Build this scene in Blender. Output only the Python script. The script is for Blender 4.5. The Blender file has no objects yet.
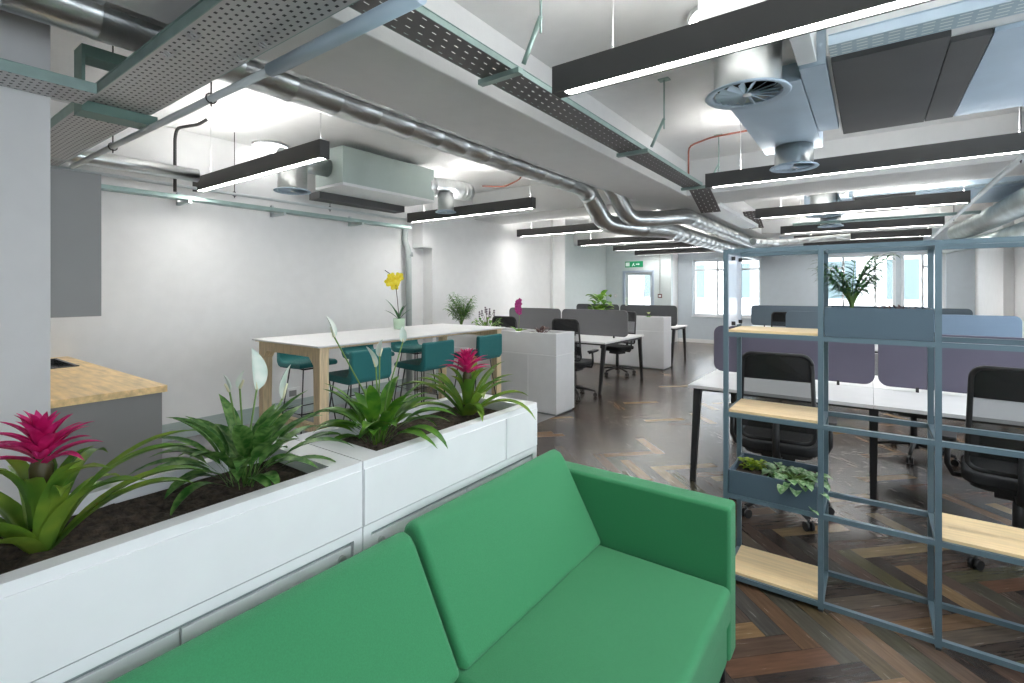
import bpy, bmesh, math, random
from mathutils import Vector, Matrix
random.seed(7)
S = bpy.context.scene
COL = S.collection
R = math.radians
PI = math.pi
# ------------------------------------------------------------------ camera, world, exposure
HZ = 289.0
cd = bpy.data.cameras.new('camera'); cam = bpy.data.objects.new('camera', cd); COL.objects.link(cam)
cam.location = (0, 0, 1.5)
cam.rotation_euler = (R(90), 0, R(36.02))
cd.sensor_width = 36; cd.lens = 492.3 / 1024 * 36
cd.shift_y = -(341.5 - HZ) / 1024
cd.clip_start = .05; cd.clip_end = 200
S.camera = cam
w = bpy.data.worlds.new('world'); S.world = w; w.use_nodes = True
bg = w.node_tree.nodes['Background']
bg.inputs['Color'].default_value = (.91, .96, 1.0, 1); bg.inputs['Strength'].default_value = 2.0
S.view_settings.view_transform = 'Standard'; S.view_settings.look = 'None'
S.view_settings.exposure = 1.82; S.view_settings.gamma = 1
S.view_settings.use_curve_mapping = False
LAMP = 16.0
S.cycles.use_denoising = True
try: S.cycles.denoiser = 'OPENIMAGEDENOISE'
except Exception: pass
S.cycles.max_bounces = 10; S.cycles.diffuse_bounces = 5; S.cycles.glossy_bounces = 4
S.cycles.transparent_max_bounces = 16
S.cycles.sample_clamp_indirect = 6
S.cycles.caustics_reflective = False; S.cycles.caustics_refractive = False

# ------------------------------------------------------------------ materials
def mat(name, col, rough=.5, metal=0, var=0, vscale=8, bump=0, bscale=60, spec=.5, emit=None, es=0, trans=0, sheen=0, stretch=None):
    m = bpy.data.materials.new(name); m.use_nodes = True
    nt = m.node_tree; b = nt.nodes['Principled BSDF']
    c = (*col, 1)
    b.inputs['Base Color'].default_value = c
    b.inputs['Roughness'].default_value = rough
    b.inputs['Metallic'].default_value = metal
    b.inputs['Specular IOR Level'].default_value = spec
    if sheen: b.inputs['Sheen Weight'].default_value = sheen
    if trans: b.inputs['Transmission Weight'].default_value = trans
    if emit:
        b.inputs['Emission Color'].default_value = (*emit, 1); b.inputs['Emission Strength'].default_value = es
    tc = nt.nodes.new('ShaderNodeTexCoord'); src = tc.outputs['Object']
    if stretch:
        mp = nt.nodes.new('ShaderNodeMapping'); mp.inputs['Scale'].default_value = stretch
        nt.links.new(src, mp.inputs['Vector']); src = mp.outputs['Vector']
    n = nt.nodes.new('ShaderNodeTexNoise'); n.inputs['Scale'].default_value = vscale; n.inputs['Detail'].default_value = 4
    nt.links.new(src, n.inputs['Vector'])
    mr = nt.nodes.new('ShaderNodeMapRange'); mr.inputs[3].default_value = 1 - max(var, .02); mr.inputs[4].default_value = 1 + max(var, .02)
    mr.inputs[1].default_value = .3; mr.inputs[2].default_value = .7
    nt.links.new(n.outputs[0], mr.inputs[0])
    mx = nt.nodes.new('ShaderNodeVectorMath'); mx.operation = 'MULTIPLY'; mx.inputs[0].default_value = col
    nt.links.new(mr.outputs[0], mx.inputs[1]); nt.links.new(mx.outputs[0], b.inputs['Base Color'])
    if bump:
        n2 = nt.nodes.new('ShaderNodeTexNoise'); n2.inputs['Scale'].default_value = bscale; n2.inputs['Detail'].default_value = 3
        nt.links.new(src, n2.inputs['Vector'])
        bp = nt.nodes.new('ShaderNodeBump'); bp.inputs['Strength'].default_value = bump; bp.inputs['Distance'].default_value = .01
        nt.links.new(n2.outputs[0], bp.inputs['Height']); nt.links.new(bp.outputs[0], b.inputs['Normal'])
    return m

def M(nt, op, a, b=None):
    n = nt.nodes.new('ShaderNodeMath'); n.operation = op
    for i, v in enumerate((a, b)):
        if v is None: continue
        if isinstance(v, (int, float)): n.inputs[i].default_value = v
        else: nt.links.new(v, n.inputs[i])
    return n.outputs[0]

def herringbone():
    m = bpy.data.materials.new('herringbone_wood'); m.use_nodes = True
    nt = m.node_tree; L = nt.links; b = nt.nodes['Principled BSDF']
    geo = nt.nodes.new('ShaderNodeNewGeometry'); mp = nt.nodes.new('ShaderNodeMapping')
    W = .095; N = 5
    mp.inputs['Rotation'].default_value = (0, 0, R(45)); mp.inputs['Scale'].default_value = (1 / W,) * 3
    mp.inputs['Location'].default_value = (200.3, 200.1, 0)
    L.new(geo.outputs['Position'], mp.inputs['Vector'])
    sp = nt.nodes.new('ShaderNodeSeparateXYZ'); L.new(mp.outputs[0], sp.inputs[0])
    u, v = sp.outputs[0], sp.outputs[1]
    i, j = M(nt, 'FLOOR', u), M(nt, 'FLOOR', v)
    d = M(nt, 'FLOORED_MODULO', M(nt, 'SUBTRACT', i, j), 2 * N)
    hor = M(nt, 'LESS_THAN', d, N - .5)
    ver = M(nt, 'SUBTRACT', 1, hor)
    hs = M(nt, 'SUBTRACT', i, d)                                    # plank start, horizontal
    vs = M(nt, 'SUBTRACT', j, M(nt, 'SUBTRACT', 2 * N - 1, d))      # plank start, vertical
    ida = M(nt, 'ADD', M(nt, 'MULTIPLY', hor, hs), M(nt, 'MULTIPLY', ver, i))
    idb = M(nt, 'ADD', M(nt, 'MULTIPLY', hor, j), M(nt, 'MULTIPLY', ver, M(nt, 'ADD', vs, 333)))
    cmb = nt.nodes.new('ShaderNodeCombineXYZ'); L.new(ida, cmb.inputs[0]); L.new(idb, cmb.inputs[1])
    wn = nt.nodes.new('ShaderNodeTexWhiteNoise'); wn.noise_dimensions = '2D'; L.new(cmb.outputs[0], wn.inputs['Vector'])
    # local coordinates: along / across
    al = M(nt, 'ADD', M(nt, 'MULTIPLY', hor, M(nt, 'SUBTRACT', u, hs)), M(nt, 'MULTIPLY', ver, M(nt, 'SUBTRACT', v, vs)))
    ac = M(nt, 'ADD', M(nt, 'MULTIPLY', hor, M(nt, 'SUBTRACT', v, j)), M(nt, 'MULTIPLY', ver, M(nt, 'SUBTRACT', u, i)))
    c2 = nt.nodes.new('ShaderNodeCombineXYZ')
    L.new(M(nt, 'ADD', M(nt, 'MULTIPLY', al, .35), M(nt, 'MULTIPLY', wn.outputs[0], 91)), c2.inputs[0])
    L.new(M(nt, 'MULTIPLY', ac, 4), c2.inputs[1])
    gr = nt.nodes.new('ShaderNodeTexNoise'); gr.inputs['Scale'].default_value = 1.6; gr.inputs['Detail'].default_value = 6
    L.new(c2.outputs[0], gr.inputs['Vector'])
    cr = nt.nodes.new('ShaderNodeValToRGB'); e = cr.color_ramp; e.interpolation = 'LINEAR'
    cols = [(0, (.026, .020, .018)), (.2, (.045, .034, .028)), (.38, (.070, .044, .032)), (.5, (.048, .044, .040)), (.62, (.060, .054, .028)),
            (.74, (.095, .048, .030)), (.86, (.080, .064, .050)), (.95, (.135, .078, .040)), (1, (.19, .14, .075))]
    e.elements[0].position = 0; e.elements[0].color = (*cols[0][1], 1)
    e.elements[1].position = 1; e.elements[1].color = (*cols[-1][1], 1)
    for p, c in cols[1:-1]:
        k = e.elements.new(p); k.color = (*c, 1)
    L.new(wn.outputs[0], cr.inputs[0])
    g2 = nt.nodes.new('ShaderNodeMapRange'); g2.inputs[1].default_value = .3; g2.inputs[2].default_value = .7
    g2.inputs[3].default_value = .95; g2.inputs[4].default_value = 1.6
    L.new(gr.outputs[0], g2.inputs[0])
    # dark joint lines
    e1 = M(nt, 'LESS_THAN', M(nt, 'ABSOLUTE', M(nt, 'SUBTRACT', ac, .5)), .485)
    e2 = M(nt, 'LESS_THAN', M(nt, 'ABSOLUTE', M(nt, 'SUBTRACT', al, N / 2)), N / 2 - .015)
    jl = M(nt, 'ADD', .45, M(nt, 'MULTIPLY', M(nt, 'MULTIPLY', e1, e2), .55))
    mm = nt.nodes.new('ShaderNodeVectorMath'); mm.operation = 'SCALE'
    L.new(cr.outputs[0], mm.inputs[0]); L.new(M(nt, 'MULTIPLY', g2.outputs[0], jl), mm.inputs['Scale'])
    L.new(mm.outputs[0], b.inputs['Base Color'])
    rr = M(nt, 'ADD', .18, M(nt, 'MULTIPLY', gr.outputs[0], .14))
    L.new(rr, b.inputs['Roughness'])
    bp = nt.nodes.new('ShaderNodeBump'); bp.inputs['Strength'].default_value = .05; bp.inputs['Distance'].default_value = .002
    L.new(jl, bp.inputs['Height']); L.new(bp.outputs[0], b.inputs['Normal'])
    return m

def slotted(name, col, rough, metal, px, py, fx, fy, dark=None, stagger=.5, swap=False):
    """sheet metal with rows of slots: real see-through holes, or slots only painted in that colour when dark is given"""
    m = bpy.data.materials.new(name); m.use_nodes = True
    nt = m.node_tree; L = nt.links; b = nt.nodes['Principled BSDF']
    b.inputs['Roughness'].default_value = rough; b.inputs['Metallic'].default_value = metal
    tc = nt.nodes.new('ShaderNodeTexCoord'); sp = nt.nodes.new('ShaderNodeSeparateXYZ'); L.new(tc.outputs['Object'], sp.inputs[0])
    x, y = (sp.outputs[1], sp.outputs[0]) if swap else (sp.outputs[0], sp.outputs[1])
    u = M(nt, 'DIVIDE', x, px); v = M(nt, 'DIVIDE', y, py)
    row = M(nt, 'FLOOR', v)
    u = M(nt, 'ADD', u, M(nt, 'MULTIPLY', row, stagger))
    fu = M(nt, 'FRACT', u); fv = M(nt, 'FRACT', v)
    a1 = M(nt, 'LESS_THAN', M(nt, 'ABSOLUTE', M(nt, 'SUBTRACT', fu, .5)), fx / 2)
    a2 = M(nt, 'LESS_THAN', M(nt, 'ABSOLUTE', M(nt, 'SUBTRACT', fv, .5)), fy / 2)
    h = M(nt, 'MULTIPLY', a1, a2)
    if dark:
        mx = nt.nodes.new('ShaderNodeMix'); mx.data_type = 'RGBA'
        L.new(h, mx.inputs[0]); mx.inputs[6].default_value = (*col, 1); mx.inputs[7].default_value = (*dark, 1)
        L.new(mx.outputs[2], b.inputs['Base Color'])
    else:
        b.inputs['Base Color'].default_value = (*col, 1)
        L.new(M(nt, 'SUBTRACT', 1, h), b.inputs['Alpha'])
    return m

def spiral_metal():
    m = mat('galvanised_spiral_steel', (.62, .64, .64), .28, 1, var=.12, vscale=5)
    nt = m.node_tree; L = nt.links; b = nt.nodes['Principled BSDF']
    tc = nt.nodes.new('ShaderNodeTexCoord'); sp = nt.nodes.new('ShaderNodeSeparateXYZ'); L.new(tc.outputs['Object'], sp.inputs[0])
    s = M(nt, 'FRACT', M(nt, 'MULTIPLY', M(nt, 'ADD', sp.outputs[1], M(nt, 'MULTIPLY', sp.outputs[0], .25)), 16))
    r = M(nt, 'LESS_THAN', s, .12)
    bp = nt.nodes.new('ShaderNodeBump'); bp.inputs['Strength'].default_value = .5; bp.inputs['Distance'].default_value = .004
    L.new(r, bp.inputs['Height']); L.new(bp.outputs[0], b.inputs['Normal'])
    return m

def leafmat(name, c1, c2, rough=.4, scale=30):
    m = mat(name, c1, rough)
    nt = m.node_tree; L = nt.links; b = nt.nodes['Principled BSDF']
    tc = nt.nodes.new('ShaderNodeTexCoord'); n = nt.nodes.new('ShaderNodeTexNoise'); n.inputs['Scale'].default_value = scale
    L.new(tc.outputs['Object'], n.inputs['Vector'])
    cr = nt.nodes.new('ShaderNodeValToRGB'); cr.color_ramp.elements[0].color = (*c1, 1); cr.color_ramp.elements[1].color = (*c2, 1)
    cr.color_ramp.elements[0].position = .38; cr.color_ramp.elements[1].position = .66
    L.new(n.outputs[0], cr.inputs[0]); L.new(cr.outputs[0], b.inputs['Base Color'])
    b.inputs['Subsurface Weight'].default_value = 0
    tr = nt.nodes.new('ShaderNodeBsdfTranslucent'); L.new(cr.outputs[0], tr.inputs['Color'])
    mix = nt.nodes.new('ShaderNodeMixShader'); mix.inputs[0].default_value = .28
    out = nt.nodes['Material Output']
    L.new(b.outputs[0], mix.inputs[1]); L.new(tr.outputs[0], mix.inputs[2]); L.new(mix.outputs[0], out.inputs['Surface'])
    return m

def glassmat(name, col, alpha, rough=.05):
    m = bpy.data.materials.new(name); m.use_nodes = True
    nt = m.node_tree; L = nt.links; nt.nodes.remove(nt.nodes['Principled BSDF'])
    g = nt.nodes.new('ShaderNodeBsdfGlossy'); g.inputs['Roughness'].default_value = rough
    d = nt.nodes.new('ShaderNodeBsdfDiffuse'); d.inputs['Color'].default_value = (*col, 1)
    t = nt.nodes.new('ShaderNodeBsdfTransparent'); t.inputs['Color'].default_value = (.96, .98, 1, 1)
    m1 = nt.nodes.new('ShaderNodeMixShader'); m1.inputs[0].default_value = alpha
    L.new(t.outputs[0], m1.inputs[1]); L.new(d.outputs[0], m1.inputs[2])
    m2 = nt.nodes.new('ShaderNodeMixShader'); m2.inputs[0].default_value = .05
    L.new(m1.outputs[0], m2.inputs[1]); L.new(g.outputs[0], m2.inputs[2])
    L.new(m2.outputs[0], nt.nodes['Material Output'].inputs['Surface'])
    return m

WALL = mat('white_wall_paint', (.76, .76, .755), .7, bump=.05, bscale=200)
WALLG = mat('pale_wall_paint', (.62, .68, .68), .7, bump=.05, bscale=200)
CEIL = mat('ceiling_paint', (.74, .74, .73), .75, bump=.08, bscale=90, var=.02)
FLOOR = herringbone()
VINYL = mat('grey_vinyl', (.20, .20, .205), .45, var=.06, vscale=3)
SKIRT = mat('grey_skirting', (.36, .42, .41), .5)
WHITE = mat('white_laminate', (.80, .80, .80), .35)
WHITEB = mat('white_cabinet_paint', (.78, .79, .80), .4)
SHADOW = mat('recess_grey', (.30, .34, .34), .5)
LOCK = mat('lock_metal', (.62, .62, .62), .35, .7)
SOIL = mat('soil', (.055, .038, .028), .95, var=.6, vscale=60, bump=1.0, bscale=45)
GREEN = mat('green_fabric', (.034, .25, .098), .8, var=.09, vscale=260, bump=.35, bscale=700, sheen=.15)
TEAL = mat('teal_fabric', (.010, .150, .150), .75, var=.06, vscale=200, bump=.25, bscale=500, sheen=.1)
BLACK = mat('black_metal', (.022, .022, .023), .4)
BLACKP = mat('black_plastic', (.018, .018, .019), .45)
BLACKF = mat('black_fabric', (.016, .016, .017), .85, bump=.3, bscale=500)
CHMESH = glassmat('black_chair_mesh', (.02, .02, .02), .62, .4)
LAMPH = mat('dark_lamp_housing', (.055, .054, .053), .5)
GLOW = mat('lamp_diffuser', (.9, .9, .9), .5, emit=(1, .985, .96), es=LAMP)
GLOWUP = mat('lamp_uplight', (.9, .9, .9), .5, emit=(1, .985, .96), es=LAMP * 1.0)
OAK = mat('oak_wood', (.74, .59, .37), .5, var=.18, vscale=5, stretch=(14, 14, 1.2))
PINE = mat('pale_wood_board', (.80, .60, .34), .5, var=.12, vscale=4, stretch=(1.2, 14, 14))
BUTCHER = mat('butcher_block_wood', (.86, .62, .31), .4, var=.22, vscale=3.5, stretch=(1.4, 9, 9))
KGREY = mat('grey_kitchen_unit', (.26, .26, .255), .45)
SHELFM = mat('slate_blue_metal', (.105, .160, .195), .4)
TROUGH = mat('slate_trough_metal', (.075, .115, .150), .45)
SCRP = mat('purple_grey_felt', (.125, .115, .158), .9, bump=.3, bscale=600)
SCRG = mat('mid_grey_felt', (.155, .155, .16), .9, bump=.3, bscale=600)
SCRD = mat('dark_grey_felt', (.085, .09, .095), .9, bump=.3, bscale=600)
SCRS_LIT = mat('slate_felt_lit', (.18, .25, .34), .9, bump=.3, bscale=600)  # slate felt lightened in colour so the right screen looks lit
STEEL = spiral_metal()
GALV = mat('galvanised_steel', (.60, .66, .66), .35, .85, var=.12, vscale=6)
GALVGR = mat('green_painted_bracket', (.16, .27, .23), .5)
GALVG = mat('green_tinted_galvanised_steel', (.33, .44, .41), .45, .6, var=.1, vscale=9)
UNITG = mat('pale_green_unit_casing', (.42, .50, .47), .45, .2)
UNITW = mat('white_unit_casing', (.72, .74, .74), .4)
UNITB = mat('pale_blue_sheet', (.45, .56, .66), .4, .3, var=.05, vscale=4)
UNITD = mat('dark_unit_panel', (.075, .075, .075), .7, var=.08, vscale=3)
PIPEW = mat('white_pipe', (.62, .66, .66), .35)
PIPEB = mat('pale_blue_pipe', (.50, .62, .72), .35)
COPPER = mat('copper_red_pipe', (.28, .09, .06), .4, .3)
CABLE = mat('black_cable', (.03, .03, .03), .5)
TRAYL = slotted('perforated_light_tray', (.60, .59, .58), .45, .3, .046, .026, .34, .42, dark=(.03, .03, .03))  # darkness of the slots is painted into the colour, nothing is cut
TRAYD = slotted('perforated_dark_tray', (.17, .16, .16), .5, .4, .07, .05, .42, .18, swap=True)
GRILLE = slotted('slotted_blue_tray', (.40, .52, .58), .4, .4, .06, .034, .7, .3, dark=(.75, .82, .80), stagger=0)
FRAME = mat('white_window_frame', (.85, .87, .88), .35)
GLASS = glassmat('window_glass', (.7, .8, .85), .04)
ACRYL = glassmat('clear_acrylic', (.80, .84, .92), .55)
POTG = mat('pale_green_pot', (.42, .56, .42), .5)
FACADE = mat('facade_render', (.86, .84, .82), .8)
FGLASS = mat('facade_glass', (.13, .18, .185), .2)
LEAFD = leafmat('deep_green_leaf', (.035, .14, .02), (.20, .36, .10), scale=40)
LEAFB = leafmat('bright_green_leaf', (.07, .22, .02), (.24, .42, .04), scale=14)
LEAFM = leafmat('mid_green_leaf', (.04, .16, .015), (.15, .33, .03), scale=18)
LEAFR = leafmat('bromeliad_leaf', (.10, .24, .03), (.30, .42, .05), scale=9)
LEAFV = leafmat('variegated_leaf', (.10, .26, .08), (.42, .56, .34), scale=70)
LEAFP = leafmat('palm_leaf', (.02, .085, .03), (.06, .19, .06), scale=20)
LIME = leafmat('lime_leaf', (.25, .40, .03), (.45, .55, .06), scale=60)
MAG = leafmat('magenta_bract', (.55, .01, .13), (.80, .05, .28), scale=25)
SPATHE = leafmat('white_spathe', (.62, .74, .66), (.80, .84, .78), scale=18)
CREAM = mat('cream_spadix', (.75, .72, .5), .6)
YELL = leafmat('yellow_petal', (.85, .68, .02), (.90, .80, .08), scale=30)
PURP = leafmat('purple_petal', (.32, .01, .14), (.50, .03, .25), scale=60)
STEMD = mat('dark_stem', (.07, .045, .03), .6)
STEMG = mat('green_stem', (.13, .24, .05), .5)
STEMR = mat('bromeliad_tube', (.055, .045, .012), .5, var=.25, vscale=12)
SUCC = leafmat('brown_succulent', (.06, .035, .035), (.22, .13, .12), scale=60)
SIGN = mat('exit_sign_green', (.01, .30, .12), .5, emit=(.01, .30, .12), es=.1)
SIGNW = mat('exit_sign_white', (.8, .9, .85), .5, emit=(.8, .9, .85), es=.1)
RED = mat('dark_red_plastic', (.12, .03, .03), .5)

SCRS = mat('slate_felt', (.105, .14, .17), .9)
# ------------------------------------------------------------------ mesh builder
class MB:
    def __init__(s): s.v = []; s.f = []; s.sm = []
    def add(s, vs, fs, sm=False):
        o = len(s.v); s.v += [tuple(p) for p in vs]; s.f += [tuple(i + o for i in q) for q in fs]; s.sm += [sm] * len(fs); return s
    def box(s, x0, x1, y0, y1, z0, z1, rot=None, c=None):
        vs = [Vector((x, y, z)) for x in (x0, x1) for y in (y0, y1) for z in (z0, z1)]
        if rot is not None:
            c = Vector(c) if c else Vector(((x0 + x1) / 2, (y0 + y1) / 2, (z0 + z1) / 2))
            vs = [rot @ (p - c) + c for p in vs]
        return s.add(vs, [(0, 1, 3, 2), (4, 6, 7, 5), (0, 4, 5, 1), (2, 3, 7, 6), (0, 2, 6, 4), (1, 5, 7, 3)])
    def prism(s, pts, axis, a, b):
        """pts: outline in the two other axes (in xyz order), extruded along axis from a to b"""
        n = len(pts)
        def mk(p, t): return (t, p[0], p[1]) if axis == 'x' else (p[0], t, p[1]) if axis == 'y' else (p[0], p[1], t)
        vs = [mk(p, a) for p in pts] + [mk(p, b) for p in pts]
        fs = [tuple(range(n)), tuple(range(2 * n - 1, n - 1, -1))] + [(i, i + n, (i + 1) % n + n, (i + 1) % n) for i in range(n)]
        return s.add(vs, fs)
    def tube(s, pts, r, seg=12, caps=True, sm=True, flat=None):
        pts = [Vector(p) for p in pts]; n = len(pts)
        rs = r if isinstance(r, (list, tuple)) else [r] * n
        t0 = (pts[1] - pts[0]).normalized()
        up = Vector((0, 0, 1)) if abs(t0.z) < .9 else Vector((1, 0, 0))
        a = t0.cross(up).normalized(); vs = []
        for i, p in enumerate(pts):
            t = (pts[min(i + 1, n - 1)] - pts[max(i - 1, 0)])
            t = t.normalized() if t.length > 1e-9 else t0
            a = (a - t * a.dot(t)); a = a.normalized() if a.length > 1e-6 else t.orthogonal().normalized()
            b = t.cross(a)
            for k in range(seg):
                q = 2 * PI * k / seg
                vs.append(p + (a * math.cos(q) + b * math.sin(q)) * rs[i])
        fs = [(i * seg + k, i * seg + (k + 1) % seg, (i + 1) * seg + (k + 1) % seg, (i + 1) * seg + k) for i in range(n - 1) for k in range(seg)]
        s.add(vs, fs, sm)
        if caps:
            o = len(s.v) - n * seg
            s.f += [tuple(o + k for k in range(seg))[::-1], tuple(o + (n - 1) * seg + k for k in range(seg))]; s.sm += [False, False]
        return s
    def lathe(s, prof, c=(0, 0, 0), seg=24, sm=True, ring=False):
        if ring: prof = list(prof) + [prof[0]]
        n = len(prof); vs = [(c[0] + r * math.cos(2 * PI * k / seg), c[1] + r * math.sin(2 * PI * k / seg), c[2] + z) for r, z in prof for k in range(seg)]
        fs = [(i * seg + k, i * seg + (k + 1) % seg, (i + 1) * seg + (k + 1) % seg, (i + 1) * seg + k) for i in range(n - 1) for k in range(seg)]
        s.add(vs, fs, sm)
        o = len(s.v) - n * seg
        if ring: return s
        if prof[0][0] > 1e-5: s.f.append(tuple(o + k for k in range(seg))[::-1]); s.sm.append(False)
        if prof[-1][0] > 1e-5: s.f.append(tuple(o + (n - 1) * seg + k for k in range(seg))); s.sm.append(False)
        return s
    def blade(s, base, az, length, width, el0=70, droop=60, n=9, kind='strap', fold=.25, side=0, curl=1.3):
        """a leaf blade: arching midrib, folded section"""
        p = Vector(base); vs = []; az = R(az)
        for i in range(n + 1):
            t = i / n
            el = R(el0 - droop * t ** curl); a2 = az + R(side) * t
            d = Vector((math.cos(a2) * math.cos(el), math.sin(a2) * math.cos(el), math.sin(el)))
            if i: p = p + d * (length / n)
            lat = Vector((-math.sin(a2), math.cos(a2), 0)); nor = lat.cross(d) * -1
            if kind == 'strap': ww = width * (1 - .25 * t) * min(1, (1 - t) * 5 + .0) * (.75 + .25 * min(1, t * 4))
            elif kind == 'oval': ww = width * math.sin(PI * min(1, max(0, t)) ** .8) ** .8 if 0 < t < 1 else 0
            elif kind == 'stalk': ww = width * (.05 if t < .35 else math.sin(PI * ((t - .35) / .65) ** .75) ** .85 if t < 1 else 0)
            elif kind == 'bract': ww = width * (1 - t ** 2.2) * min(1, .6 + t * 1.5)
            else: ww = width * (1 - t) ** .7 * min(1, .35 + t * 3)
            ww = max(ww, width * .02)
            lift = nor * (abs(fold) * ww * .5) * (1 if fold > 0 else -1)
            vs += [p + lat * ww / 2 + lift, p, p - lat * ww / 2 + lift]
        fs = []
        for i in range(n):
            a, b = i * 3, i * 3 + 3
            fs += [(a, a + 1, b + 1, b), (a + 1, a + 2, b + 2, b + 1)]
        s.add(vs, fs, True); return p
    def build(s, name, m, parent=None, bevel=0, segs=2, smooth=None, sub=0, solid=0):
        me = bpy.data.meshes.new(name); me.from_pydata(s.v, [], s.f); me.update()
        for p, sm in zip(me.polygons, s.sm): p.use_smooth = sm if smooth is None else smooth
        me.materials.append(m)
        bm = bmesh.new(); bm.from_mesh(me)
        if not solid and not getattr(s, 'open', False): bmesh.ops.recalc_face_normals(bm, faces=bm.faces)
        bm.to_mesh(me); bm.free()
        o = bpy.data.objects.new(name, me); COL.objects.link(o)
        if parent is not None: o.parent = parent
        if solid:
            k = o.modifiers.new('thick', 'SOLIDIFY'); k.thickness = solid; k.offset = 0
        if bevel:
            k = o.modifiers.new('bevel', 'BEVEL'); k.width = bevel; k.segments = segs; k.limit_method = 'ANGLE'; k.angle_limit = R(40)
            k.harden_normals = False
            for p in me.polygons: p.use_smooth = True
            wn = o.modifiers.new('wn', 'WEIGHTED_NORMAL'); wn.keep_sharp = True
        if sub:
            k = o.modifiers.new('sub', 'SUBSURF'); k.levels = sub; k.render_levels = sub
        return o

def tag(o, label=None, cat=None, group=None, kind=None):
    if label: o['label'] = label
    if cat: o['category'] = cat
    if group: o['group'] = group
    if kind: o['kind'] = kind
    return o
def thing(name, label, cat, loc=(0, 0, 0), rz=0, group=None):
    o = bpy.data.objects.new(name, None); COL.objects.link(o); o.location = loc; o.rotation_euler = (0, 0, R(rz))
    o.empty_display_size = .1
    return tag(o, label, cat, group)
def dup(o, parent=None):
    c = o.copy(); COL.objects.link(c); c.parent = parent
    for ch in [q for q in bpy.data.objects if q.parent == o]: dup(ch, c)
    return c
def place(proto, loc, rz, label, group=None):
    c = dup(proto); c.location = loc; c.rotation_euler = (0, 0, R(rz)); c['label'] = label
    if group: c['group'] = group
    return c
def struct(o): o['kind'] = 'structure'; return o
def B(*a): return MB().box(*a)
def rrect(x0, x1, z0, z1, r, n=5, corners=(1, 1, 1, 1)):
    out = []
    for (cx, cz, a0, on) in ((x1 - r, z1 - r, 0, corners[0]), (x0 + r, z1 - r, 90, corners[1]), (x0 + r, z0 + r, 180, corners[2]), (x1 - r, z0 + r, 270, corners[3])):
        if on:
            for k in range(n + 1):
                q = R(a0 + 90 * k / n); out.append((cx + r * math.cos(q), cz + r * math.sin(q)))
        else:
            out.append((x1 if a0 in (0, 270) else x0, z1 if a0 in (0, 90) else z0))
    return out
def holed(axis, a0, a1, z0, z1, t0, t1, holes):
    """wall slab with rectangular openings; holes = (a0,a1,z0,z1)"""
    mb = MB()
    cuts = sorted({a0, a1} | {c for h in holes for c in h[:2]})
    for p, q in zip(cuts, cuts[1:]):
        mid = (p + q) / 2; hs = sorted([(h[2], h[3]) for h in holes if h[0] < mid < h[1]]); z = z0
        for lo, hi in hs + [(z1, z1)]:
            if lo > z + 1e-6:
                if axis == 'y': mb.box(p, q, t0, t1, z, lo)
                else: mb.box(t0, t1, p, q, z, lo)
            z = hi
    return mb

# ================================================================== THE ROOM
ZC, ZB = 3.1, 2.67
XL, XR, YN, YF = -5.6, 1.8, -2.2, 14.2
struct(B(-3.0, XR, YN, YF, -.1, 0).box(-6.6, -3.0, 5.0, YF, -.1, 0).build('floor', FLOOR))
struct(B(-6.6, -3.0, YN, 5.0, -.1, 0.001).build('floor', VINYL))
cl = struct(B(-6.6, XR + .2, YN - .2, YF + .2, ZC, ZC + .15).build('ceiling', CEIL))
B(-2.52, -1.87, YN, YF, ZB, ZC + .01).build('beam', CEIL, cl, bevel=.01)
for y in (6.3, 11.6):
    B(-1.87, XR, y, y + .85, ZB, ZC + .01).build('beam', CEIL, cl, bevel=.01)
    B(-6.4, -2.5, y, y + .85, ZB, ZC + .01).build('beam', CEIL, cl, bevel=.01)

# left wall with the broad pier, the head piece above its corner, the far recess
wl = struct(B(XL - .2, XL, YN, 9.3, 0, ZC).build('wall_left', WALL))
B(XL, -5.4, 5.36, 9.3, 0, ZC).build('pier', WALL, wl, bevel=.006)
B(XL, -5.38, 5.14, 5.36, 2.12, 2.5).build('bulkhead', WALL, wl, bevel=.006)
B(-5.4, -5.34, 8.8, 9.3, 0, ZC).build('pier', WALL, wl)
B(-6.6, -6.4, 9.3, 13.6, 0, ZC).build('recess_wall', WALLG, wl)
B(-6.4, XL - .2, 9.1, 9.3, 0, ZC).build('recess_wall', WALL, wl)
# kitchen wall and its pier
wk = struct(B(XL, -3.42, YN, .56, 0, ZC).build('wall_kitchen', WALL))
B(-3.42, -3.30, YN, .632, 0, ZC).build('pier', WALL, wk, bevel=.004)
# wall behind the camera
struct(B(-3.3, XR, YN - .2, YN, 0, ZC).build('wall_near', WALL))
# door wall and return
wd = struct(holed('y', -6.4, -4.45, 0, ZC, 13.6, 13.75, [(-5.86, -4.93, 0, 2.03)]).build('wall_door', WALLG))
struct(B(-4.65, -4.45, 13.75, YF, 0, ZC).build('wall_return', WALL))
# far wall with windows
WINS = [(-4.04, -2.30, .75, 2.32), (-.93, .48, .95, 2.32), (.57, 1.34, .95, 2.32)]
struct(holed('y', -4.65, XR + .2, 0, ZC, YF, YF + .22, WINS).build('wall_far', mat('far_wall_paint', (.56, .62, .67), .7)))
# right wall: windows between white piers
RW = [(-1.6, .1, .9, 2.55), (.7, 2.6, .9, 2.55), (3.5, 5.6, .9, 2.55), (7.5, 9.3, .9, 2.55)]
wr = struct(holed('x', YN, YF, 0, ZC, XR, XR + .22, RW).build('wall_right', WALL))
B(XR - .12, XR, 10.7, 11.5, 0, ZC).build('pier', WALL, wr)
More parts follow.
